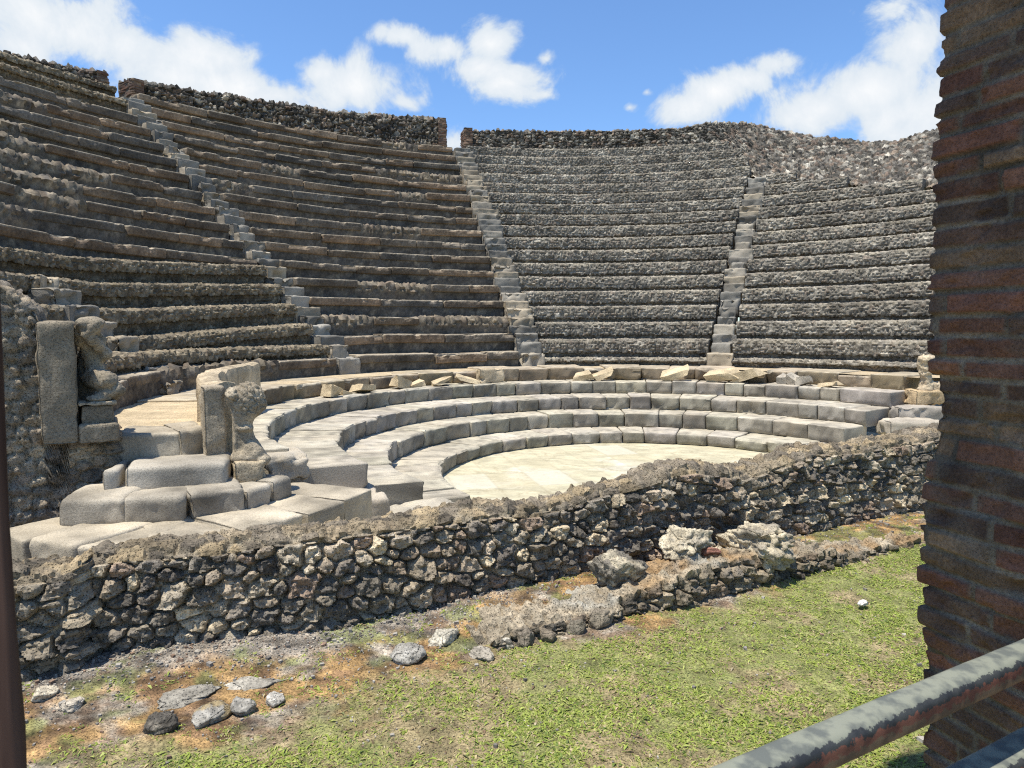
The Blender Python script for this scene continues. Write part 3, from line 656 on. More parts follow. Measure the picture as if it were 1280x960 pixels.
# curved parapet with its upright end slab, and the carved leg in front of it
pw = thing('curved_parapet', 'curved tan stone parapet on the walkway edge, its upright end slab behind the carved leg', 'parapet', tuple(np.append(uv(-5.6, -.5), 1.0)))
block('end_slab', ub(-5.745, -5.575, -.86, -.55), .985, 1.585, M_tuff, [.36, .31, .235], pw, .03, .02, .008, .12, 91, chip=.015)
tc = np.linspace(-139, -101, 110); pr = respace([[5.72, .96], [5.72, 1.53], [5.70, 1.58], [5.61, 1.60], [5.53, 1.58], [5.51, 1.52], [5.51, .96]], .035)
T, P = np.meshgrid(tc, np.arange(len(pr)), indexing='ij')
pz = pr[P, 1] + np.where(pr[P, 1] > 1.3, .05 * fbm(np.stack([T * .12, P * 0., P * 0.], -1), 1., 3, 5) - .06 * np.exp(-((T + 116) / 1.2) ** 2), 0)
shift = np.interp(tc, [-139, -125, -101], [-.03, -.06, -.10])[:, None]
rr = pr[P, 0] + shift; pj = np.min(np.abs(T[..., None] - np.array([-132., -124.5, -117.2, -110.3])), -1)
rr = rr + np.where(P > len(pr) // 2, 1, -1) * -.02 * np.exp(-(pj / .25) ** 2)
PV = pol(rr, T, pz); PV = PV + gridn(PV) * (fbm(PV, .2, 4, 6) * .03)[..., None]
PC = np.full(PV.shape, [.44, .37, .265]) * (1 + .5 * fbm(PV, .2, 4, 9))[..., None]; PC = mixc(PC, [.2, .165, .12], np.exp(-(pj / .3) ** 2) * .6)
n, m = PV.shape[:2]
build('panel', PV, gridq(n, m, True), M_tuff, PC, ng=[list(range(m)), [(n - 1) * m + q for q in range(m)]], parent=pw, loc=tuple(np.append(uv(-5.6, -.5), 1.0)), sharp=50)
LEG = np.array([.34, .295, .225])
leg_parts = [ell((.02, .02, .02), (.14, .13, .07)), cap((.05, -.02, .04), (.02, .03, .16), .085, .055), cap((.02, .03, .14), (.0, .03, .27), .066, .05), ell((.0, .02, .255), (.068, .07, .026)), cap((0, .03, .28), (.02, .04, .38), .052, .095),
             ell((.03, .05, .465), (.135, .10, .155)), ell((.055, .05, .44), (.12, .09, .10)), ell((-.085, .03, .53), (.05, .07, .06)), ell((.10, -.04, .0), (.08, .08, .05)), bx((-.065, .06, .2), (.02, .05, .22))]
lg = thing('carved_leg', 'carved stone animal leg with a feathered top, on a square block before the curved parapet', 'sculpture', tuple(np.append(uv(-5.43, -1.0), .80)))
block('base_block', ub(-5.565, -5.315, -1.15, -.72), .80, .985, M_tuff, [.46, .39, .28], lg, .03, .03, .014, .12, 92, chip=.04, loc=tuple(np.append(uv(-5.43, -1.0), .80)))
leg_parts = [(v * np.array([1.05, 1.08, 1.05]), q) for v, q in leg_parts]
carve('leg', leg_parts, np.append(uv(-5.445, -.98), .97), EU, EV, M_tuff, LEG, lg, .012, .008, loc=tuple(np.append(uv(-5.43, -1.0), .80)), seed=6, ridges=1)
leg2 = [cap((0, 0, .0), (.02, 0, .14), .13, .08), cap((.02, 0, .12), (-.02, 0, .30), .085, .10), ell((-.0, 0, .44), (.17, .14, .16)), ell((-.05, -.03, .52), (.12, .12, .09)), ell((.15, -.05, .05), (.10, .1, .1)), ell((.27, -.03, .0), (.07, .08, .08))]
l2 = thing('carved_leg', 'broken carved leg with a rounded top, on the orange block beside the brick pillar', 'sculpture', (4.52, 3.45, 1.0))
carve('leg', leg2, np.array([4.50, 3.42, .99]), np.array([.97, .24]), np.array([-.24, .97]), M_tuff, [.44, .37, .27], l2, .018, .035, seed=16)

def wedge(name, c, size, mat, col, seed, rotz):
    """broken slab: a box with every corner knocked out of square, lying tilted"""
    g = np.random.default_rng(seed); P, Q = cubegrid(14, 9, 7); cn = g.uniform(-.30, .30, (2, 2, 2, 3)); f = (P + 1) / 2
    D = 0
    for i in (0, 1):
        for j in (0, 1):
            for k in (0, 1):
                D = D + ((f[:, 0] if i else 1 - f[:, 0]) * (f[:, 1] if j else 1 - f[:, 1]) * (f[:, 2] if k else 1 - f[:, 2]))[:, None] * cn[i, j, k]
    X = (P * .5 + D * np.array([.6, .6, .8])) * np.asarray(size)
    X = X + np.asarray(size).min() * .16 * np.stack([fbm(X + seed, .12, 3, seed + k) for k in range(3)], -1)
    tl, ta2 = g.uniform(.1, .42) * g.choice([-1, 1]), g.uniform(-.25, .25)
    X = np.column_stack([X[:, 0] * math.cos(tl) + X[:, 2] * math.sin(tl), X[:, 1], -X[:, 0] * math.sin(tl) + X[:, 2] * math.cos(tl)])
    X = np.column_stack([X[:, 0], X[:, 1] * math.cos(ta2) - X[:, 2] * math.sin(ta2), X[:, 1] * math.sin(ta2) + X[:, 2] * math.cos(ta2)])
    X[:, 2] -= X[:, 2].min() + .025
    k, s_ = math.cos(rotz), math.sin(rotz); X = np.column_stack([X[:, 0] * k - X[:, 1] * s_, X[:, 0] * s_ + X[:, 1] * k, X[:, 2]])
    C = np.asarray(col) * (1 + .4 * fbm(X + seed, .12, 3, seed + 6))[:, None]
    return build(name, X + np.asarray(c), Q, mat, C, loc=tuple(c), sharp=30)

# ------------------------------------------------------------------ loose fragments on the fourth tier
FR = [(-81.0, 5.22, .30, .20, .20, 'split tan fragment lying on the fourth tier just right of the curved parapet', 'long'),
      (-77.5, 5.27, .36, .2, .10, 'thin tan flake second right of the curved parapet, on the fourth tier', ''),
      (-72.5, 5.20, .5, .22, .12, 'pale wedge of stone third right of the curved parapet on the fourth tier', ''),
      (-62, 5.25, .42, .2, .20, 'leaning pale orange fragment on the fourth tier below the foot of the left stairway', ''),
      (-57.5, 5.27, .4, .2, .11, 'low tan fragment on the fourth tier, next right from the leaning orange one', ''),
      (-51.5, 5.25, .4, .22, .10, 'low cream fragment on the fourth tier, midway between left and middle stairway', ''),
      (-45, 5.28, .55, .2, .10, 'long flat cream fragment on the fourth tier beside the upright cube', ''),
      (-17, 5.22, .5, .28, .13, 'triangular buff fragment on the fourth tier right of the middle stairway', ''),
      (-12.5, 5.25, .5, .25, .13, 'twin triangular buff fragment, next right on the fourth tier', ''),
      (4.5, 5.2, .62, .3, .17, 'long sloping buff fragment on the fourth tier below the right stairway', ''),
      (14, 5.2, .7, .32, .20, 'largest buff fragment on the fourth tier, just right of the right stairway', ''),
      (19.5, 5.2, .6, .3, .17, 'smooth rounded buff fragment right of the largest one on the fourth tier', ''),
      (27, 5.27, .22, .2, .17, 'small grey stone first of a heap at the right of the fourth tier', ''),
      (29, 5.25, .25, .2, .15, 'small grey stone in the middle of the heap at the right of the fourth tier', ''),
      (31.2, 5.25, .28, .2, .15, 'grey stone last of the heap at the right of the fourth tier', ''),
      (36.5, 5.2, .42, .22, .14, 'tan stone lying alone near the right end of the fourth tier', '')]
for i, (t, r, lx, ly, lz, lab, _) in enumerate(FR):
    gcol = np.array([.36, .33, .28]) if 'grey' in lab else np.array([.52, .43, .29]) * (.9 + .2 * hsh(i, 3))
    o = wedge('stone_fragment', (*pol(r + .04, t), ZT[3]), (lx * .85, ly * 1.1, lz * .85), M_tuff, gcol, 200 + i, R_(-t) + .35 * (hsh(i, 8) - .5))
    tag(o, lab, 'stone', 'loose fragments on the fourth tier')
p = pol(5.28, -38.6)
free_block('stone_cube', 'upright square tan block standing on the fourth tier below the middle of the slab rows', 'stone block', [p[0], p[1], ZT[3]], .52, .25, .30, 38.6, [.50, .42, .30], 77, mat=M_tuff)

# ------------------------------------------------------------------ top walls
BR = np.array([[.15, .085, .06], [.13, .085, .065], [.18, .125, .09], [.15, .11, .085], [.11, .075, .058]])
def top_wall(label, ths, zs, Rf, zbase, seed, jambs, t0, t1, slope=None, thick=.5, shade=.8, amp=.06):
    o = thing('rubble_wall', label, 'wall', tuple(pol(Rf, (t0 + t1) / 2, 8.0)), 'stretches of rubble wall along the top')
    th = cols_theta(t0, t1, Rf, .042); prof_n = 30 if slope is None else 84
    zt = np.interp(th, ths, zs) + .07 * fbm(np.stack([th * .35, th * 0, th * 0], -1), 1., 4, seed)
    V = np.zeros((len(th), prof_n + 14, 3)); S = np.zeros(V.shape[:2]); TT = np.zeros(V.shape[:2])
    for i, t in enumerate(th):
        rb, zb = (Rf, zbase) if slope is None else slope(t)
        top = zt[i]; f = np.linspace(0, 1, prof_n); rr = rb + (Rf + .12 - rb) * f ** 1.0; zz = zb + (top - zb) * f
        r2 = Rf + .12 + np.linspace(0, 1, 9)[1:] * thick; z2 = np.full(8, top) + .0
        r3 = np.full(6, Rf + .12 + thick + .02); z3 = np.linspace(top - .02, zbase - 2, 6)
        R = np.concatenate([rr, r2, r3]); Z = np.concatenate([zz, z2, z3]); V[i] = pol(R, np.full(len(R), t), Z)
        S[i] = R_(t) * Rf; TT[i] = np.concatenate([[0], np.cumsum(np.hypot(np.diff(R), np.diff(Z)))])
    N = gridn(V); c = np.zeros(3); N = N * np.sign(np.sum(N * (np.array([0, 0, 30.]) - V), -1, keepdims=True))
    N[:, -6:] = pol(np.ones(len(th)), th, np.zeros(len(th)))[:, None]
    W, C = rubble(V, S, TT, N, .15, .12, seed, amp, .03, np.concatenate([RP, [[.26, .21, .165], [.12, .11, .098], [.09, .083, .075]]]) * shade, (.13 * shade, .115 * shade, .095 * shade), .34, .8, .2)
    W = W + N * (fbm(V, .7, 3, seed + 5) * .06)[..., None]
    n, m = W.shape[:2]
    build('rubble_masonry', W, gridq(n, m), M_rubble, C, ng=[list(range(m)), [(n - 1) * m + q for q in range(m)]], parent=o, loc=tuple(pol(Rf, (t0 + t1) / 2, 8.0)), sharp=30)
    for (tj, sgn) in jambs:
        zt_j = float(np.interp(tj, ths, zs)); w = .22
        t = R_(tj); er = np.array([math.sin(t), math.cos(t)]); et = np.array([math.cos(t), -math.sin(t)]) * sgn
        a = er * (Rf - .07); b = a + et * w
        hz = np.linspace(zbase - .05, zt_j + .02, 60); pathx = [(w + .02, .02), (w, 0), (.26, 0), (.17, 0), (.08, 0), (0.02, 0), (0, .02), (0, .1), (0, .2), (0, .32), (0, .45), (0, .6), (0, .7)]
        JV = np.array([[[*(a + et * x + er * y), z] for z in hz] for x, y in pathx])
        s = np.concatenate([[0], np.cumsum(np.linalg.norm(np.diff(np.array(pathx), axis=0), axis=1))])
        Sg = np.repeat(s[:, None], len(hz), 1); Tg = np.repeat(hz[None], len(pathx), 0)
        e, q0, q1, q2, dx, dy = masonry(Sg, Tg, .24, .062, seed + 9, .12)
        NJ = gridn(JV); NJ = NJ * np.sign(np.sum(NJ * np.append(-et - er, 0), -1, keepdims=True))
        bc = stone_cols(q1, BR) * (.8 + .4 * q2)[..., None]; bc = mixc(np.full(bc.shape, [.26, .22, .17]), bc, sstep(.02, .18, e))
        JV = JV + NJ * (sstep(.02, .2, e) * (.015 + .03 * q0) + fbm(JV, .3, 3, seed) * .05)[..., None]
        capv = [i * len(hz) + len(hz) - 1 for i in range(len(pathx))]
        build('brick_jamb', JV, gridq(len(pathx), len(hz)), M_brick, bc, ng=[capv], parent=o, loc=tuple(pol(Rf, tj, 8.0)), smooth=False)
    return o
zb17 = Zs(17)
top_wall('left stretch of ruined rubble wall along the top, ending in brick at the first gap', [-100, -76.4, -67.3], [8.05, 8.12, 8.36], 14.56, Zs(17) - .05, 601, [(-67.35, -1)], -100, -67.35)
top_wall('middle stretch of rubble wall along the top, between the two gaps against the sky', [-65.3, -50, -28.4], [8.42, 8.72, 8.95], 14.60, Zs(17) - .05, 602, [(-64.85, 1), (-28.4, -1)], -64.85, -28.4)
def slopeR(t):
    k = [-30, 1, 7, 10, 12.5, 17, 24, 33, 44, 55]
    return np.interp(t, k, [15.43, 15.40, 14.95, 14.1, 13.5, 13.0, 12.6, 12.1, 11.7, 11.5]), np.interp(t, k, [8.12, 8.08, 7.8, 7.1, 6.6, 6.35, 6.0, 5.6, 5.3, 5.2])
top_wall('right stretch of rubble wall along the top, slumping into a ruined slope at the right', [-25.4, -6.7, 2, 5.4, 10, 13, 18.4, 23.2, 27, 30.7, 50], [8.93, 8.97, 8.93, 9.0, 8.9, 8.66, 8.14, 7.82, 7.72, 7.84, 8.0], 15.43, 8.1, 603, [(-25.35, 1)], -25.35, 52, slope=slopeR, shade=.95, amp=.045)

# ------------------------------------------------------------------ front rubble wall, its footing, lawn
WA = 36.; EW = np.array([math.cos(R_(WA)), math.sin(R_(WA)), 0]); EN = np.array([EW[1], -EW[0], 0]); P0 = np.array([-1.06, -5.71, 0])
def wp(t, d, z): return P0 + EW * np.asarray(t)[..., None] + EN * np.asarray(d)[..., None] + np.array([0, 0, 1.]) * np.asarray(z)[..., None]
ZL = .45
def lawn_z(t, d):
    t = np.asarray(t, float); d = np.asarray(d, float)
    z = ZL + .02 * fbm(np.stack([t, d, 0 * t], -1), 1.2, 3, 2) + .012 * fbm(np.stack([t, d, 0 * t], -1), .25, 3, 3)
    z = z + .05 * sstep(.75, .15, d) * sstep(-.6, .4, t) + .015 * sstep(.5, .05, d)
    return z
tt = np.concatenate([np.arange(-4.4, 5.2, .0105)]); 
def wall_off(t): return np.interp(t, [-5, -1.98, -1.93, -1.55, -.9, 0, 1.2, 3.6, 6], [.0, .0, -.17, -.13, 0, 0, -.03, -.13, -.2])
def wall_top(t): return np.interp(t, [-5, -2.2, -1.5, -1.0, -.2, .4, 1.0, 1.6, 1.9, 2.15, 2.4, 2.75, 3.4, 6], [.96, .96, .94, .935, .965, .96, 1.01, 1.08, 1.075, 1.025, 1.05, 1.10, 1.12, 1.13])
nf, ntp, nbk = 74, 24, 8
V = np.zeros((len(tt), nf + ntp + nbk, 3)); TTm = np.zeros(V.shape[:2])
topz = wall_top(tt) + .05 * fbm(np.stack([tt, tt * 0, tt * 0], -1), .5, 3, 31); off = wall_off(tt)
thickn = np.interp(tt, [-5, -2, 1, 3, 6], [.24, .22, .22, .26, .30])
for i, t in enumerate(tt):
    f = np.linspace(0, 1, nf); zf = .33 + (topz[i] - .04 - .33) * f; df = off[i] - .06 * f ** 2
    g = np.linspace(0, 1, ntp + 1)[1:]; zt_ = topz[i] - .04 + .02 * np.sin(np.clip(g * 4, 0, 1) * math.pi / 2) + .012 * np.sin(g * math.pi); dt_ = off[i] - .06 - thickn[i] * g
    zk = np.linspace(topz[i] - .05, -.08, nbk); dk = np.full(nbk, off[i] - .07 - thickn[i])
    d = np.concatenate([df, dt_, dk]); z = np.concatenate([zf, zt_, zk])
    V[i] = wp(np.full(len(d), t), d, z); TTm[i] = np.concatenate([[0], np.cumsum(np.hypot(np.diff(d), np.diff(z)))])
N = gridn(V); N = N * np.sign(np.sum(N * (EN + np.array([0, 0, .8])), -1, keepdims=True)); N[:, -nbk:] = -EN
S = np.repeat(tt[:, None], V.shape[1], 1)
WPAL = 1.9 * np.array([[.06, .055, .05], [.08, .072, .064], [.105, .095, .08], [.13, .115, .095], [.16, .14, .11], [.30, .255, .185], [.19, .16, .125], [.15, .115, .09], [.10, .09, .078], [.07, .065, .058], [.22, .195, .155]])
W1, C1 = rubble(V, S, TTm, N, .108, .082, 700, .034, .014, WPAL, (.34, .295, .225), .34, .7, .2)
W1 = W1 + N * (fbm(V, .022, 2, 746) * .012)[..., None]
topmask = np.zeros(V.shape[:2]); topmask[:, nf - 2:nf + ntp] = 1
W2, C2 = rubble(V, S * .9, TTm, N, .10, .085, 710, .017, .006, np.array([1.18, 1.08, .93]) * np.array([[.17, .16, .145], [.23, .205, .165], [.12, .113, .103], [.27, .235, .175], [.19, .17, .135], [.15, .14, .125]]), (.29, .252, .19), .34, .9, .16)
W2 = W2 + N * (fbm(V, .05, 3, 745) * .016)[..., None]
W = W1 * (1 - topmask[..., None]) + W2 * topmask[..., None]; C = C1 * (1 - topmask[..., None]) + C2 * topmask[..., None]
W = W + N * (fbm(V, .45, 3, 720) * .045)[..., None]
C = mixc(C, [.33, .285, .215], sstep(.05, .3, fbm(V, .35, 3, 721)) * .45)
n, m = W.shape[:2]
tag(build('rubble_wall', W, gridq(n, m), M_rubble, C, ng=[list(range(m)), [(n - 1) * m + q for q in range(m)]], loc=tuple(wp(0., 0., ZL)), sharp=32), 'low front wall of dark lava rubble crossing the picture between lawn and orchestra', 'wall')

# footing: low ruined ledge of masonry in front of the wall
tl = np.arange(-.15, 4.6, .0125); nfl, ntl = 22, 26
hl = np.interp(tl, [-.15, .05, .5, .9, 1.3, 1.7, 2.2, 2.7, 3.4, 4.6], [.0, .03, .06, .12, .18, .15, .10, .06, .03, .015]) + .03 * fbm(np.stack([tl, tl * 0, tl * 0], -1), .2, 3, 41)
fd = np.interp(tl, [-.15, .3, 1.0, 1.9, 2.6, 4.6], [.60, .58, .57, .50, .46, .36]) + .03 * fbm(np.stack([tl, tl * 0 + 3, tl * 0], -1), .3, 3, 42)
V = np.zeros((len(tl), nfl + ntl, 3)); TTm = np.zeros(V.shape[:2])
for i, t in enumerate(tl):
    f = np.linspace(0, 1, nfl); g = np.linspace(0, 1, ntl + 1)[1:]
    d = np.concatenate([fd[i] - .03 * f, fd[i] - .03 - (fd[i] - .22) * g]); z = np.concatenate([ZL - .06 + (hl[i] + .06) * f, ZL + hl[i] + (.01 + .03 * np.sin(g * 3) - .05 * g)])
    V[i] = wp(np.full(len(d), t), d, z); TTm[i] = np.concatenate([[0], np.cumsum(np.hypot(np.diff(d), np.diff(z)))])
N = gridn(V); N = N * np.sign(np.sum(N * (EN + np.array([0, 0, 1.])), -1, keepdims=True)); S = np.repeat(tl[:, None], V.shape[1], 1)
W1, C1 = rubble(V, S, TTm, N, .10, .075, 730, .03, .012, np.array([[.13, .115, .095], [.18, .155, .12], [.22, .19, .145], [.26, .225, .17], [.16, .14, .115], [.2, .16, .12]]), (.29, .245, .18), .34, .9, .16)
tm = np.zeros(V.shape[:2]); tm[:, nfl:] = 1
W2 = rubble(V, S, TTm, N, .13, .10, 738, .022, .006, PAL, (.3, .25, .18), .36, .9, .2)[0] + N * (fbm(V, .12, 4, 733) * .05)[..., None]; C2 = np.full(V.shape, [.33, .285, .215]) * (1 + .5 * fbm(V, .1, 4, 734))[..., None]
C2 = mixc(C2, [.32, .19, .075], sstep(.02, .25, fbm(V, .3, 3, 735)) * .6); C2 = mixc(C2, [.36, .36, .33], sstep(.05, .25, fbm(V, .25, 3, 736)) * .6)
W = W1 * (1 - tm[..., None]) + W2 * tm[..., None]; C = C1 * (1 - tm[..., None]) + C2 * tm[..., None]
n, m = W.shape[:2]
tag(build('wall_footing', W, gridq(n, m), M_rubble, C, sharp=28, ng=[list(range(m)), [(n - 1) * m + q for q in range(m)]], loc=tuple(wp(.0, .5, ZL))), 'low ruined masonry footing along the lawn edge in front of the rubble wall', 'wall')

# lawn
def axis(lo, hi, a, b, fine, g=1.18):
    x = list(np.arange(a, b, fine)); s = fine
    while x[0] > lo: s *= g; x.insert(0, x[0] - s)
    s = fine
    while x[-1] < hi: s *= g; x.append(x[-1] + s)
    return np.array(x)
ta = axis(-40, 40, -2.6, 4.3, .022); da = axis(-.1, 30, -.08, 2.9, .022)
da = np.concatenate([[-.3], da[da > -.25]])
T, D = np.meshgrid(ta, da, indexing='ij'); LVn = wp(T, D, lawn_z(T, D))
q3 = np.stack([T, D, 0 * T], -1)
edge_d = np.interp(T, [-3, -1.84, -1.2, -.85, -.38, 0, .3, 1, 2, 3.4, 5], [.95, .86, .74, .66, .68, .60, .56, .55, .48, .36, .3])
gmask = sstep(-.10, .16, D - edge_d + .45 * fbm(q3, .35, 4, 51))
soil = np.full(LVn.shape, [.30, .215, .13]) * (1 + .6 * fbm(q3, .1, 4, 52))[..., None]
moss = sstep(-.12, .16, fbm(q3, .2, 5, 53) + .16)
strip = mixc(np.full(LVn.shape, [.30, .255, .195]), [.275, .16, .05], moss * .85)
strip = mixc(strip, [.17, .10, .055], sstep(.05, .25, fbm(q3, .09, 4, 59)) * .7)
strip = mixc(strip, [.235, .205, .165], sstep(.34, .05, D + .3 * fbm(q3, .2, 4, 54)) * sstep(.6, -.4, T))
strip = mixc(strip, [.13, .15, .05], sstep(.1, .3, fbm(q3, .16, 3, 58)) * .7)
strip = strip * np.clip(1.1 + 1.3 * fbm(q3, .06, 3, 57), .45, 1.7)[..., None]
lc = mixc(strip, soil, gmask[..., None][..., 0]); lc = mixc(lc, [.22, .235, .075], gmask * (.3 + .6 * sstep(-.15, .15, fbm(q3, .3, 4, 55) + .1 * (T - .3))))
tag(build('lawn', LVn, gridq(*LVn.shape[:2]), M_soil, lc), 'lawn of bright weeds with bare reddish patches before the wall', 'lawn', kind='structure')

def leaves(name, pts, size, mat, colf, seed, flat=(10, 55)):
    g = np.random.default_rng(seed); n = len(pts); az = g.uniform(0, 2 * math.pi, n); el = np.radians(g.uniform(*flat, n)); L = size * np.clip(np.exp(g.normal(-.1, .45, n)), .35, 2.2); w = L * g.uniform(.07, .17, n)
    dv = np.stack([np.cos(az) * np.cos(el), np.sin(az) * np.cos(el), np.sin(el)], -1); el2 = el - np.radians(g.uniform(25, 70, n))
    d2 = np.stack([np.cos(az) * np.cos(el2), np.sin(az) * np.cos(el2), np.sin(el2)], -1); sd = np.stack([-np.sin(az), np.cos(az), g.uniform(-.4, .4, n)], -1)
    p0 = pts; p1 = p0 + dv * (L * .5)[:, None]; p2 = p1 + d2 * (L * .5)[:, None]
    V = np.stack([p0 - sd * (w * .35)[:, None], p0 + sd * (w * .35)[:, None], p1 + sd * w[:, None], p1 - sd * w[:, None], p2 + sd * (w * .22)[:, None], p2 - sd * (w * .22)[:, None]], 1)
    b = np.arange(n)[:, None] * 6; Q = np.concatenate([b + np.array([[0, 1, 2, 3]]), b + np.array([[3, 2, 4, 5]])])
    C = np.repeat(colf(g, n)[:, None], 6, 1)
    return build(name, V, Q, mat, C, loc=tuple(pts.mean(0)), smooth=False)
g = np.random.default_rng(5)
NC = 120000
t_ = g.uniform(-2.5, 4.2, NC); d_ = g.uniform(.02, 2.7, NC); qq = np.stack([t_, d_, 0 * t_], -1)
ed = np.interp(t_, [-3, -1.84, -1.2, -.85, -.38, 0, .3, 1, 2, 3.4, 5], [.95, .86, .74, .66, .68, .60, .56, .55, .48, .36, .3])
dens = sstep(-.05, .22, d_ - ed + .42 * fbm(qq, .35, 4, 51)) * (.18 + .82 * sstep(-.2, .08, fbm(qq, .16, 4, 61))) * (.35 + .65 * sstep(-.2, .1, fbm(qq, .7, 3, 64) + .14 * (t_ - .2)))
dens = dens + .16 * (sstep(.1, .25, fbm(qq, .12, 3, 62))) + .5 * sstep(.10, .03, d_) * sstep(.1, .3, fbm(qq, .3, 3, 63)) * (t_ > -1)
keep = g.uniform(0, 1, NC) < dens; t_, d_ = t_[keep], d_[keep]
# each plantlet is a small rosette of leaves
k = 4; t5 = np.repeat(t_, k) + g.normal(0, .008, len(t_) * k); d5 = np.repeat(d_, k) + g.normal(0, .008, len(t_) * k)
pts = wp(t5, d5, lawn_z(t5, d5) + .001)
def gcol(gg, n):
    hue = np.repeat(gg.uniform(0, 1, n // k + 1), k)[:n]; base = np.where(hue[:, None] < .5, [.285, .345, .06], np.where(hue[:, None] < .82, [.39, .42, .115], [.155, .215, .05]))
    dry = gg.uniform(0, 1, n) < .08; base = np.where(dry[:, None], [.46, .37, .20], base)
    return base * gg.uniform(.75, 1.25, n)[:, None]
tag(leaves('grass', pts, .0155, M_leaf, gcol, 71, (3, 38)), 'low leafy weeds and grass covering the lawn', 'grass', kind='stuff')

nd = 24000; t2 = g.uniform(-2.5, 4.2, nd); d2_ = g.uniform(.3, 2.7, nd); q2_ = np.stack([t2, d2_, 0 * t2], -1)
ed2 = np.interp(t2, [-3, -1.84, -1.2, -.85, -.38, 0, .3, 1, 2, 3.4, 5], [.95, .86, .74, .66, .68, .60, .56, .55, .48, .36, .3])
kp2 = (d2_ - ed2 + .3 * fbm(q2_, .3, 3, 51)) > -.05; t2, d2_ = t2[kp2], d2_[kp2]
def dcol(gg, n): return np.array([[.40, .31, .17], [.30, .22, .12], [.46, .38, .24], [.24, .25, .10], [.20, .13, .075]])[gg.integers(0, 5, n)] * gg.uniform(.7, 1.2, n)[:, None]
tag(leaves('dry_grass', wp(t2, d2_, lawn_z(t2, d2_) + .001), .017, M_leaf, dcol, 72, (2, 30)), 'dry straw coloured blades between the green weeds', 'grass', kind='stuff')

# gravel
def gravel():
    g = np.random.default_rng(9); n = 9000
    t = g.uniform(-3.2, 4.2, n); d = np.abs(g.normal(0, .22, n)) + wall_off(t) - .0
    far = g.uniform(0, 1, n) < .3; d = np.where(far, g.uniform(0, 2.2, n), d)
    dens = np.where(t < .2, 1, .35); kp = g.uniform(0, 1, n) < dens; t, d = t[kp], d[kp]; n = len(t)
    P, Q = cubegrid(1, 1, 1); P = P / np.linalg.norm(P, axis=1, keepdims=True)
    s = g.uniform(.0025, .0075, n) * (1 + (g.uniform(0, 1, n) < .06) * 1.2)
    c = wp(t, d, lawn_z(t, d) + s * .3)
    sc = s[:, None, None] * g.uniform(.6, 1.5, (n, 1, 3)); rnd = g.uniform(.75, 1.25, (n, 8, 1))
    a = g.uniform(0, 6.28, n); X = P[None] * rnd * sc; X = np.stack([X[..., 0] * np.cos(a)[:, None] - X[..., 1] * np.sin(a)[:, None], X[..., 0] * np.sin(a)[:, None] + X[..., 1] * np.cos(a)[:, None], X[..., 2]], -1)
    V = c[:, None] + X; QQ = (np.arange(n)[:, None, None] * 8 + Q[None]).reshape(-1, 4)
    pal = np.array([[.34, .31, .26], [.26, .235, .20], [.19, .17, .145], [.40, .36, .29], [.28, .19, .13]])
    C = np.repeat((pal[g.integers(0, 5, n)] * g.uniform(.7, 1.15, n)[:, None])[:, None], 8, 1)
    return tag(build('gravel', V, QQ, M_gravel, C, loc=tuple(wp(-1., .1, ZL)), smooth=False), 'grey gravel strewn along the foot of the rubble wall', 'gravel', kind='stuff')
gravel()

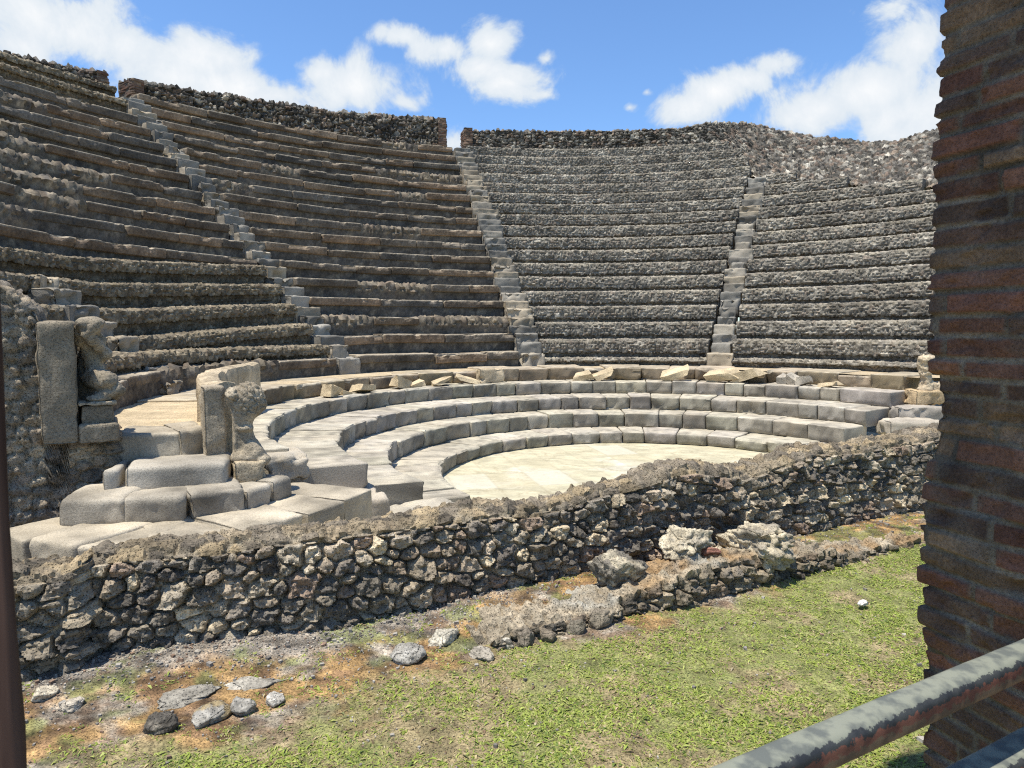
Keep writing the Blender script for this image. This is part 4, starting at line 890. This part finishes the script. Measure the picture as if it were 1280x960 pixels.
# loose rocks on the lawn and boulders on the footing
PALE = [.50, .45, .36]; GR = [.30, .29, .265]; DK = [.10, .092, .08]; WH = [.56, .53, .45]
def lrock(x, y, w, d, h, lab, col, seed, cat='rock', z=None, **k):
    t = (np.array([x, y, 0]) - P0) @ EW; dd = (np.array([x, y, 0]) - P0) @ EN
    zz = float(lawn_z(t, dd)) if z is None else z
    o = rock('loose_rock', (x, y, zz), (w, d, h), M_rock, col, seed, **dict(dict(n=16, rotz=R_(WA) + seed, rough=.10), **k)); return tag(o, lab, cat)
rk = [(-2.60, -7.10, .13, .10, .07, 'flat cream slab of stone by the dark post at the far left', PALE, 1, dict(planes=7, tilt=.2)),
      (-2.42, -7.13, .12, .10, .06, 'low pale stone second from the dark post at the lower left', [.42, .38, .32], 2, {}),
      (-1.94, -7.20, .15, .13, .125, 'dark pitted rock standing highest in the lower left moss', DK, 3, dict(second=[.2, .18, .15], rough=.13)),
      (-1.80, -7.08, .20, .16, .09, 'grey mossy rock right of the dark pitted rock', GR, 4, dict(second=[.3, .24, .14])),
      (-1.70, -7.0, .13, .11, .10, 'pointed grey rock between the mossy rock and the small pale one', GR, 5, {}),
      (-1.60, -6.92, .10, .085, .085, 'small pale angular stone at the right end of the lower left rocks', [.46, .44, .40], 6, dict(planes=9)),
      (-1.78, -6.78, .34, .2, .06, 'broad flat grey stone sunk in orange moss at lower left', [.30, .285, .25], 7, dict(sink=.62, rough=.2, rotz=R_(30))),
      (-2.02, -6.93, .30, .2, .06, 'flat grey stone sunk in moss above the dark pitted rock', [.29, .275, .24], 8, dict(sink=.62, rough=.2, rotz=R_(40))),
      (-1.18, -6.42, .19, .17, .11, 'flat-topped grey rock left of the white lichened one', GR, 9, dict(second=[.42, .41, .38], planes=8, sink=.25)),
      (-1.07, -6.20, .19, .15, .13, 'bright white lichened rock on the orange moss', WH, 10, dict(second=[.36, .34, .28], rough=.16)),
      (-.83, -6.32, .17, .12, .085, 'low grey rock with a dark underside at the start of the footing', [.36, .33, .28], 11, dict(rough=.12)),
      (-.74, -6.19, .11, .09, .09, 'small rock ringed with white lichen at the start of the footing', [.55, .52, .45], 12, dict(second=[.15, .14, .12])),
      (-.65, -6.14, .13, .11, .12, 'small brownish rock third in line at the start of the footing', [.20, .175, .14], 13, {}),
      (-.55, -6.06, .13, .11, .11, 'brown rock fourth in line at the start of the footing', [.23, .195, .15], 14, {}),
      (-.42, -5.95, .16, .12, .13, 'rough grey brown rock where the footing begins to rise', [.19, .17, .135], 15, {}),
      (-.28, -5.86, .17, .13, .15, 'rough tan rock set in the left part of the footing', [.24, .21, .165], 16, {})]
for (x, y, w, d, h, lab, col, sd, kw) in rk: lrock(x, y, w * .88, d * .88, h * .82, lab, np.asarray(col) * .98, sd, **dict(dict(sink=.3), **kw))
lrock(-.22, -5.50, .30, .26, .24, 'dark streaked boulder leaning on the wall above the left of the footing', [.17, .155, .13], 31, 'boulder', z=.52, second=[.38, .34, .26], rough=.16, n=26, fine=.5)
lrock(.20, -5.13, .38, .26, .21, 'cream pitted boulder in the middle of three on the footing', [.47, .42, .32], 32, 'boulder', z=.60, second=[.34, .31, .25], rough=.15, n=26, fine=.6)
lrock(.64, -4.90, .48, .34, .30, 'largest pale boulder on the footing, with a dark hollow face', [.46, .41, .31], 33, 'boulder', z=.55, second=[.30, .27, .215], rough=.17, n=28, fine=.6)
lrock(.34, -5.18, .14, .1, .07, 'reddish stone set between the boulders on the footing', [.24, .12, .09], 34, z=.66)
lrock(1.17, -5.34, .075, .055, .03, 'small bright white scrap lying alone in the grass', [.8, .79, .75], 35, 'scrap', z=.47, sink=0., n=8, rough=.2)

# ------------------------------------------------------------------ brick pillar, added shade slab, post, railings at the viewer's doorway
A = np.array([.853, -7.10]); dirN = np.array([.53, -.848]); dirR = np.array([.848, .53])
pil = thing('brick_pillar', 'tall shaded brick pillar filling the right edge', 'pillar', (*(A + dirN * .6 + dirR * .3), ZL))
zs = np.arange(.40, 4.1, .006)
path = [A + dirR * .7, A + dirR * .5, A + dirR * .3, A + dirR * .15, A + dirR * .08, A + dirR * .04, A + dirR * .015, A + dirN * .004 + dirR * .003]
path += [A + dirN * x for x in np.concatenate([[.015, .03], np.arange(.045, 1.25, .009)])] + [A + dirN * 1.26 + dirR * .02, A + dirN * 1.26 + dirR * .7, A + dirR * .7]
path = np.array(path); s = np.concatenate([[0], np.cumsum(np.linalg.norm(np.diff(path, axis=0), axis=1))]); s = s - s[7]
PVv = np.zeros((len(path), len(zs), 3)); PVv[..., :2] = path[:, None]; PVv[..., 2] = zs[None]
Sg = np.repeat(s[:, None], len(zs), 1); Tg = np.repeat(zs[None], len(path), 0)
tang = np.gradient(path, axis=0); nrm = np.column_stack([tang[:, 1], -tang[:, 0]]); nrm /= np.linalg.norm(nrm, axis=1, keepdims=True)
cen = (A + dirN * .63 + dirR * .35); sg = np.sign(np.sum(nrm * (path - cen), 1, keepdims=True)); nrm = nrm * sg
nrm[7] = -(dirR + dirN) / math.sqrt(2)
NP = np.zeros_like(PVv); NP[..., :2] = nrm[:, None]
gp = np.random.default_rng(83); zc = [.3]
while zc[-1] < 4.3: zc.append(zc[-1] + gp.uniform(.056, .078))
zc = np.array(zc); wob = .006 * fbm(np.stack([Sg, Tg, 0 * Sg], -1), .4, 2, 81); Tw = Tg + wob
row = np.searchsorted(zc, Tw, 'right') - 1; lo = zc[row]; hi = zc[row + 1]
wb = .20 + .16 * hsh(row, 3, 1); cx = Sg / wb + hsh(row, 5, 5); ci = np.floor(cx).astype(int); fx = cx - ci
q0, q1, q2 = hsh(ci, row, 91), hsh(ci, row, 92), hsh(ci, row, 93)
jn = .003 * fbm(PVv, .025, 2, 89)
ev = np.minimum(Tw - lo, hi - Tw) + jn; eh = np.minimum(fx, 1 - fx) * wb + jn
mj = sstep(.004 + .004 * q2, .009 + .004 * q2, ev) * sstep(.006, .010, eh)
corner = np.exp(-np.maximum(Sg, 0) / .06)
flush = sstep(-.2, .15, fbm(PVv, .3, 3, 87))
hdisp = mj * (.004 + .010 * q0) * (.35 + .65 * flush) + mj * corner * (.005 + .012 * hsh(row, 7, 7)) + fbm(PVv, .04, 4, 82) * .011 * mj - .010 * mj * sstep(.12, .30, fbm(PVv, .07, 3, 102)) + fbm(PVv, .35, 3, 83) * .016 - .012 * sstep(.22, .34, fbm(PVv, .11, 3, 84))
prog = np.interp(Tg, [.4, .9, 1.25, 1.5, 1.62, 1.70, 1.78, 1.9, 2.3, 4.1], [-.05, -.03, .0, .01, .0, -.02, -.03, .0, .015, .0])
PVv = PVv + NP * (hdisp + prog * np.exp(-np.maximum(Sg, 0) / .25))[..., None]
PBR = .66 * np.array([[.22, .115, .08], [.26, .13, .085], [.17, .11, .08], [.27, .18, .115], [.20, .12, .085], [.14, .09, .068], [.24, .115, .08]])
bc = stone_cols(q1, PBR) * (.75 + .5 * q0)[..., None]; bc = bc * (1 + .4 * fbm(PVv, .09, 3, 86))[..., None]; bc = mixc(np.full(bc.shape, [.15, .125, .095]) * (1 + .8 * fbm(PVv, .15, 3, 101))[..., None], bc, mj); bc = mixc(bc, [.13, .105, .08], sstep(.18, .32, fbm(PVv, .10, 3, 85)) * .35)
n, m = PVv.shape[:2]
build('brickwork', PVv, gridq(n, m), M_brick, bc, ng=[[i * m + m - 1 for i in range(n)]], parent=pil, loc=pil['_w'])
# unseen slab added over the passage to keep the sun off the pillar
a0 = A - dirR * 1.15 + dirN * .08; a1 = A + dirR * .75 + dirN * .08; b1 = A + dirR * .75 + dirN * 1.5; b0 = A - dirR * .86 + dirN * 1.5
block('unseen_shade_slab', [b0, b1, a1, a0], 4.08, 4.6, M_brick, [.22, .15, .11], pil, .12, .03, .02, .2, 95)

def rail(name, parent, a, b, w, h, seed):
    a = np.array(a, float); b = np.array(b, float); L = np.linalg.norm(b - a); e = (b - a) / L; sd = np.array([e[1], -e[0], 0]); up = np.array([0, 0, 1.])
    prof = []; rad = .018
    for cx, cz, a0 in ((w / 2 - rad, h / 2 - rad, 0), (-w / 2 + rad, h / 2 - rad, 90), (-w / 2 + rad, -h / 2 + rad, 180), (w / 2 - rad, -h / 2 + rad, 270)):
        for k in range(6): q = R_(a0 + k * 18); prof.append((cx + rad * math.cos(q), cz + rad * math.sin(q)))
    prof = np.array(prof); m_ = len(prof)
    # resample straight runs
    pp = np.vstack([prof, prof[:1]]); pp = respace(pp, .008)[:-1]; xs = np.linspace(0, L, int(L / .012))
    V = a + xs[:, None, None] * e + pp[None, :, :1] * sd + pp[None, :, 1:] * up
    V = V + up * (.0015 * fbm(V, .05, 3, seed))[..., None]
    c = np.zeros(V.shape); c[..., 0] = np.clip((pp[:, 1] / h + .5) * .72 + .25 * (pp[:, 1] > h * .36) * (1 - sstep(w * .12, w * .5, pp[:, 0])), 0, 1)[None]; c[..., 1] = .5; c[..., 2] = .5
    n, m = V.shape[:2]
    return build(name, V, gridq(n, m, True), M_paint, c, ng=[list(range(m)), [(n - 1) * m + q for q in range(m)]], parent=parent, loc=tuple(a), sharp=45)
rl = thing('metal_railing', 'peeling grey painted metal railing across the lower right corner', 'railing', (.4, -8.2, ZL))
u = np.array([.762, .648, 0])
ra = np.array([.775, -7.905, 1.365]); rail('top_rail', rl, ra - u * 1.9, ra + u * .52, .058, .058, 1)
rb = np.array([.79, -7.90, 1.165]); rail('lower_rail', rl, rb - u * 1.9, rb + u * .40, .07, .05, 2)
pp = ra - u * 1.85
block('post', [pp[:2] + np.array([-.03, -.03]), pp[:2] + np.array([.03, -.03]), pp[:2] + np.array([.03, .03]), pp[:2] + np.array([-.03, .03])], .42, 1.34, M_paint, [.4, .5, .5], rl, .03, .012, .001, .1, 3)

# dark post at the left edge
pc = np.array([-.765, -8.80]); c_, s_ = math.cos(R_(12)), math.sin(R_(12)); e = np.array([c_, s_]); f = np.array([-s_, c_]); rt = np.array([-.822, -8.768])
f = np.array([-.85, .53]); qd = [rt - e * .16, rt, rt + f * .12, rt - e * .16 + f * .12]
tag(block('wooden_post', qd, .42, 3.6, M_wood, [.1, .06, .05], None, .05, .02, .006, .1, 97), 'dark reddish brown post at the very left edge, close to the viewer', 'post')

# ------------------------------------------------------------------ sky, sun, camera
SUN_AZ = math.atan2(-.69, -.72); SUN_EL = R_(72)
world = bpy.data.worlds.new('World'); scene.world = world; world.use_nodes = True
nt = world.node_tree; nt.nodes.clear(); N_ = nt.nodes.new; L_ = nt.links.new
out = N_('ShaderNodeOutputWorld'); bg = N_('ShaderNodeBackground'); L_(bg.outputs[0], out.inputs[0]); bg.inputs[1].default_value = .1
sky = N_('ShaderNodeTexSky'); sky.sky_type = 'NISHITA'; sky.sun_disc = False; sky.sun_elevation = SUN_EL; sky.sun_rotation = SUN_AZ % (2 * math.pi); sky.air_density = 1.0; sky.dust_density = .3; sky.ozone_density = 2.5; sky.altitude = 10
tc = N_('ShaderNodeTexCoord'); sp = N_('ShaderNodeSeparateXYZ'); L_(tc.outputs['Generated'], sp.inputs[0])
def mth(op, a, b=None, c=None):
    n = N_('ShaderNodeMath'); n.operation = op
    for i, v in enumerate((a, b, c)):
        if v is None: continue
        if isinstance(v, (int, float)): n.inputs[i].default_value = v
        else: L_(v, n.inputs[i])
    return n.outputs[0]
az = mth('MULTIPLY', mth('ARCTAN2', sp.outputs[0], sp.outputs[1]), 180 / math.pi); el = mth('MULTIPLY', mth('ARCSINE', sp.outputs[2]), 180 / math.pi)
def noise(scale, detail, rough, vec, dist=0.):
    n = N_('ShaderNodeTexNoise'); n.inputs['Scale'].default_value = scale; n.inputs['Detail'].default_value = detail; n.inputs['Roughness'].default_value = rough; n.inputs['Distortion'].default_value = dist; L_(vec, n.inputs['Vector']); return n.outputs[0]
n1 = noise(9, 9, .62, tc.outputs['Generated'], .4); n2 = noise(24, 6, .6, tc.outputs['Generated'], .3)
# cumulus clouds: azimuth, elevation, half widths (degrees) and weight
CL = CLOUDS = [(40, 15, 8.5, 2.8, .9), (110, 45, 5.5, 2.4, 1.1), (15, 55, 4.5, 1.8, .9), (185, 50, 3.5, 2.2, .6), (268, 66, 4.2, 2.6, 1.25), (232, 98, 5, 2.2, 1.0), (300, 108, 5.5, 2.4, 1.15),
      (440, 108, 5.8, 2.5, 1.25), (400, 92, 3.0, 1.9, 1.2), (345, 118, 4.5, 2.0, 1.15), (505, 128, 2.8, 1.2, .95), (500, 46, 2.0, 1.0, 1.0), (555, 62, 3.4, 1.5, 1.25), (612, 54, 2.8, 1.8, 1.25), (600, 85, 3.2, 1.6, 1.2), (640, 104, 4.6, 1.7, 1.25), (682, 118, 2.2, .9, .9), (684, 74, 1.0, .7, .85),
      (860, 138, 3.2, 1.6, 1.0), (895, 115, 3.2, 1.6, 1.1), (935, 100, 2.4, 1.0, .95), (970, 82, 1.7, 1.1, .95), (1020, 140, 4.0, 2.2, 1.1), (1085, 115, 4.6, 2.6, 1.1), (1140, 140, 4.5, 2.4, .95), (1142, 55, 3.2, 2.9, 1.1), (1118, 15, 2.4, 1.6, .9), (1230, 80, 6, 4, .9),
      (788, 135, .9, .55, .8), (810, 116, .7, .4, .7), (573, 180, 3, 1.6, .9), (40, 140, 10, 3, .6)]
def px2ae(x, y):
    f = 859.49; yaw, pit = -.2087, -.0801; cy, sy, cp, sn = math.cos(yaw), math.sin(yaw), math.cos(pit), math.sin(pit)
    Fv = np.array([sy * cp, cy * cp, sn]); Rv = np.array([cy, -sy, 0]); Uv = np.cross(Rv, Fv); d = Fv + Rv * (x - 640) / f + Uv * (480 - y) / f
    return math.degrees(math.atan2(d[0], d[1])), math.degrees(math.atan2(d[2], math.hypot(d[0], d[1])))
dens = None
for (x, y, wa, we, wt) in CL:
    a, e_ = px2ae(x, y)
    da_ = mth('DIVIDE', mth('SUBTRACT', az, a), wa); de_ = mth('DIVIDE', mth('SUBTRACT', el, e_), we)
    r2 = mth('ADD', mth('MULTIPLY', da_, da_), mth('MULTIPLY', de_, de_)); b = mth('MULTIPLY', mth('SUBTRACT', 1.25, mth('SQRT', r2)), wt)
    dens = b if dens is None else mth('SMOOTH_MAX', dens, b, .25)
# clouds elsewhere in the sky, thin
rest = mth('SUBTRACT', mth('MULTIPLY', noise(3, 3, .5, tc.outputs['Generated']), 2.2), 1.5)
far = mth('GREATER_THAN', mth('ABSOLUTE', mth('ADD', az, 12)), 44)
dens = mth('MAXIMUM', dens, mth('SUBTRACT', mth('MULTIPLY', mth('ADD', rest, 3), far), 3))
dn = mth('ADD', mth('MULTIPLY', dens, .75), mth('ADD', mth('MULTIPLY', mth('SUBTRACT', n1, .5), 2.6), mth('MULTIPLY', mth('SUBTRACT', n2, .5), .7)))
mr = N_('ShaderNodeMapRange'); mr.interpolation_type = 'SMOOTHSTEP'; mr.inputs[1].default_value = .12; mr.inputs[2].default_value = .66; L_(dn, mr.inputs[0])
sh = N_('ShaderNodeMapRange'); sh.inputs[1].default_value = .3; sh.inputs[2].default_value = 1.3; L_(dn, sh.inputs[0])
ccol = N_('ShaderNodeMix'); ccol.data_type = 'RGBA'; ccol.inputs[6].default_value = (4.7, 5.4, 6.1, 1); ccol.inputs[7].default_value = (6.9, 7.0, 7.1, 1); L_(sh.outputs[0], ccol.inputs[0])
tint = N_('ShaderNodeMix'); tint.data_type = 'RGBA'; tint.blend_type = 'MULTIPLY'; tint.inputs[0].default_value = 1; tint.inputs[7].default_value = (1.0, 1.24, 1.48, 1); L_(sky.outputs[0], tint.inputs[6])
mx = N_('ShaderNodeMix'); mx.data_type = 'RGBA'; L_(mr.outputs[0], mx.inputs[0]); L_(tint.outputs[2], mx.inputs[6]); L_(ccol.outputs[2], mx.inputs[7]); L_(mx.outputs[2], bg.inputs[0])

sl = bpy.data.lights.new('sun', 'SUN'); sl.energy = 4.6; sl.angle = R_(.5); sl.color = (1, .945, .85)
so = bpy.data.objects.new('sun', sl); COL.objects.link(so)
from mathutils import Vector, Matrix
sd = Vector((math.sin(SUN_AZ) * math.cos(SUN_EL), math.cos(SUN_AZ) * math.cos(SUN_EL), math.sin(SUN_EL)))
so.rotation_euler = sd.to_track_quat('Z', 'Y').to_euler(); so.location = (-6, -12, 20)

cam = bpy.data.cameras.new('camera'); co = bpy.data.objects.new('camera', cam); COL.objects.link(co); scene.camera = co
cam.sensor_width = 36; cam.lens = 36 * 859.49 / 1280; cam.clip_start = .05; cam.clip_end = 2000
yaw, pit, rol = -.2087, -.0801, -.0032
Fv = np.array([math.sin(yaw) * math.cos(pit), math.cos(yaw) * math.cos(pit), math.sin(pit)]); Rv = np.array([math.cos(yaw), -math.sin(yaw), 0]); Uv = np.cross(Rv, Fv)
R2 = math.cos(rol) * Rv + math.sin(rol) * Uv; U2 = -math.sin(rol) * Rv + math.cos(rol) * Uv
co.matrix_world = Matrix([[R2[0], U2[0], -Fv[0], CAMP[0]], [R2[1], U2[1], -Fv[1], CAMP[1]], [R2[2], U2[2], -Fv[2], CAMP[2]], [0, 0, 0, 1]])
cam.dof.use_dof = True; cam.dof.focus_distance = 9.; cam.dof.aperture_fstop = 13

for o in scene.objects:
    if '_w' in o: del o['_w']
scene.view_settings.view_transform = 'Standard'; scene.view_settings.look = 'None'; scene.view_settings.exposure = .5; scene.view_settings.gamma = 1
scene.render.engine = 'CYCLES'; scene.cycles.use_denoising = False
try: scene.cycles.denoiser = 'OPENIMAGEDENOISE'
except Exception: pass
scene.cycles.filter_width = 1.15
scene.cycles.max_bounces = 6; scene.cycles.use_adaptive_sampling = True
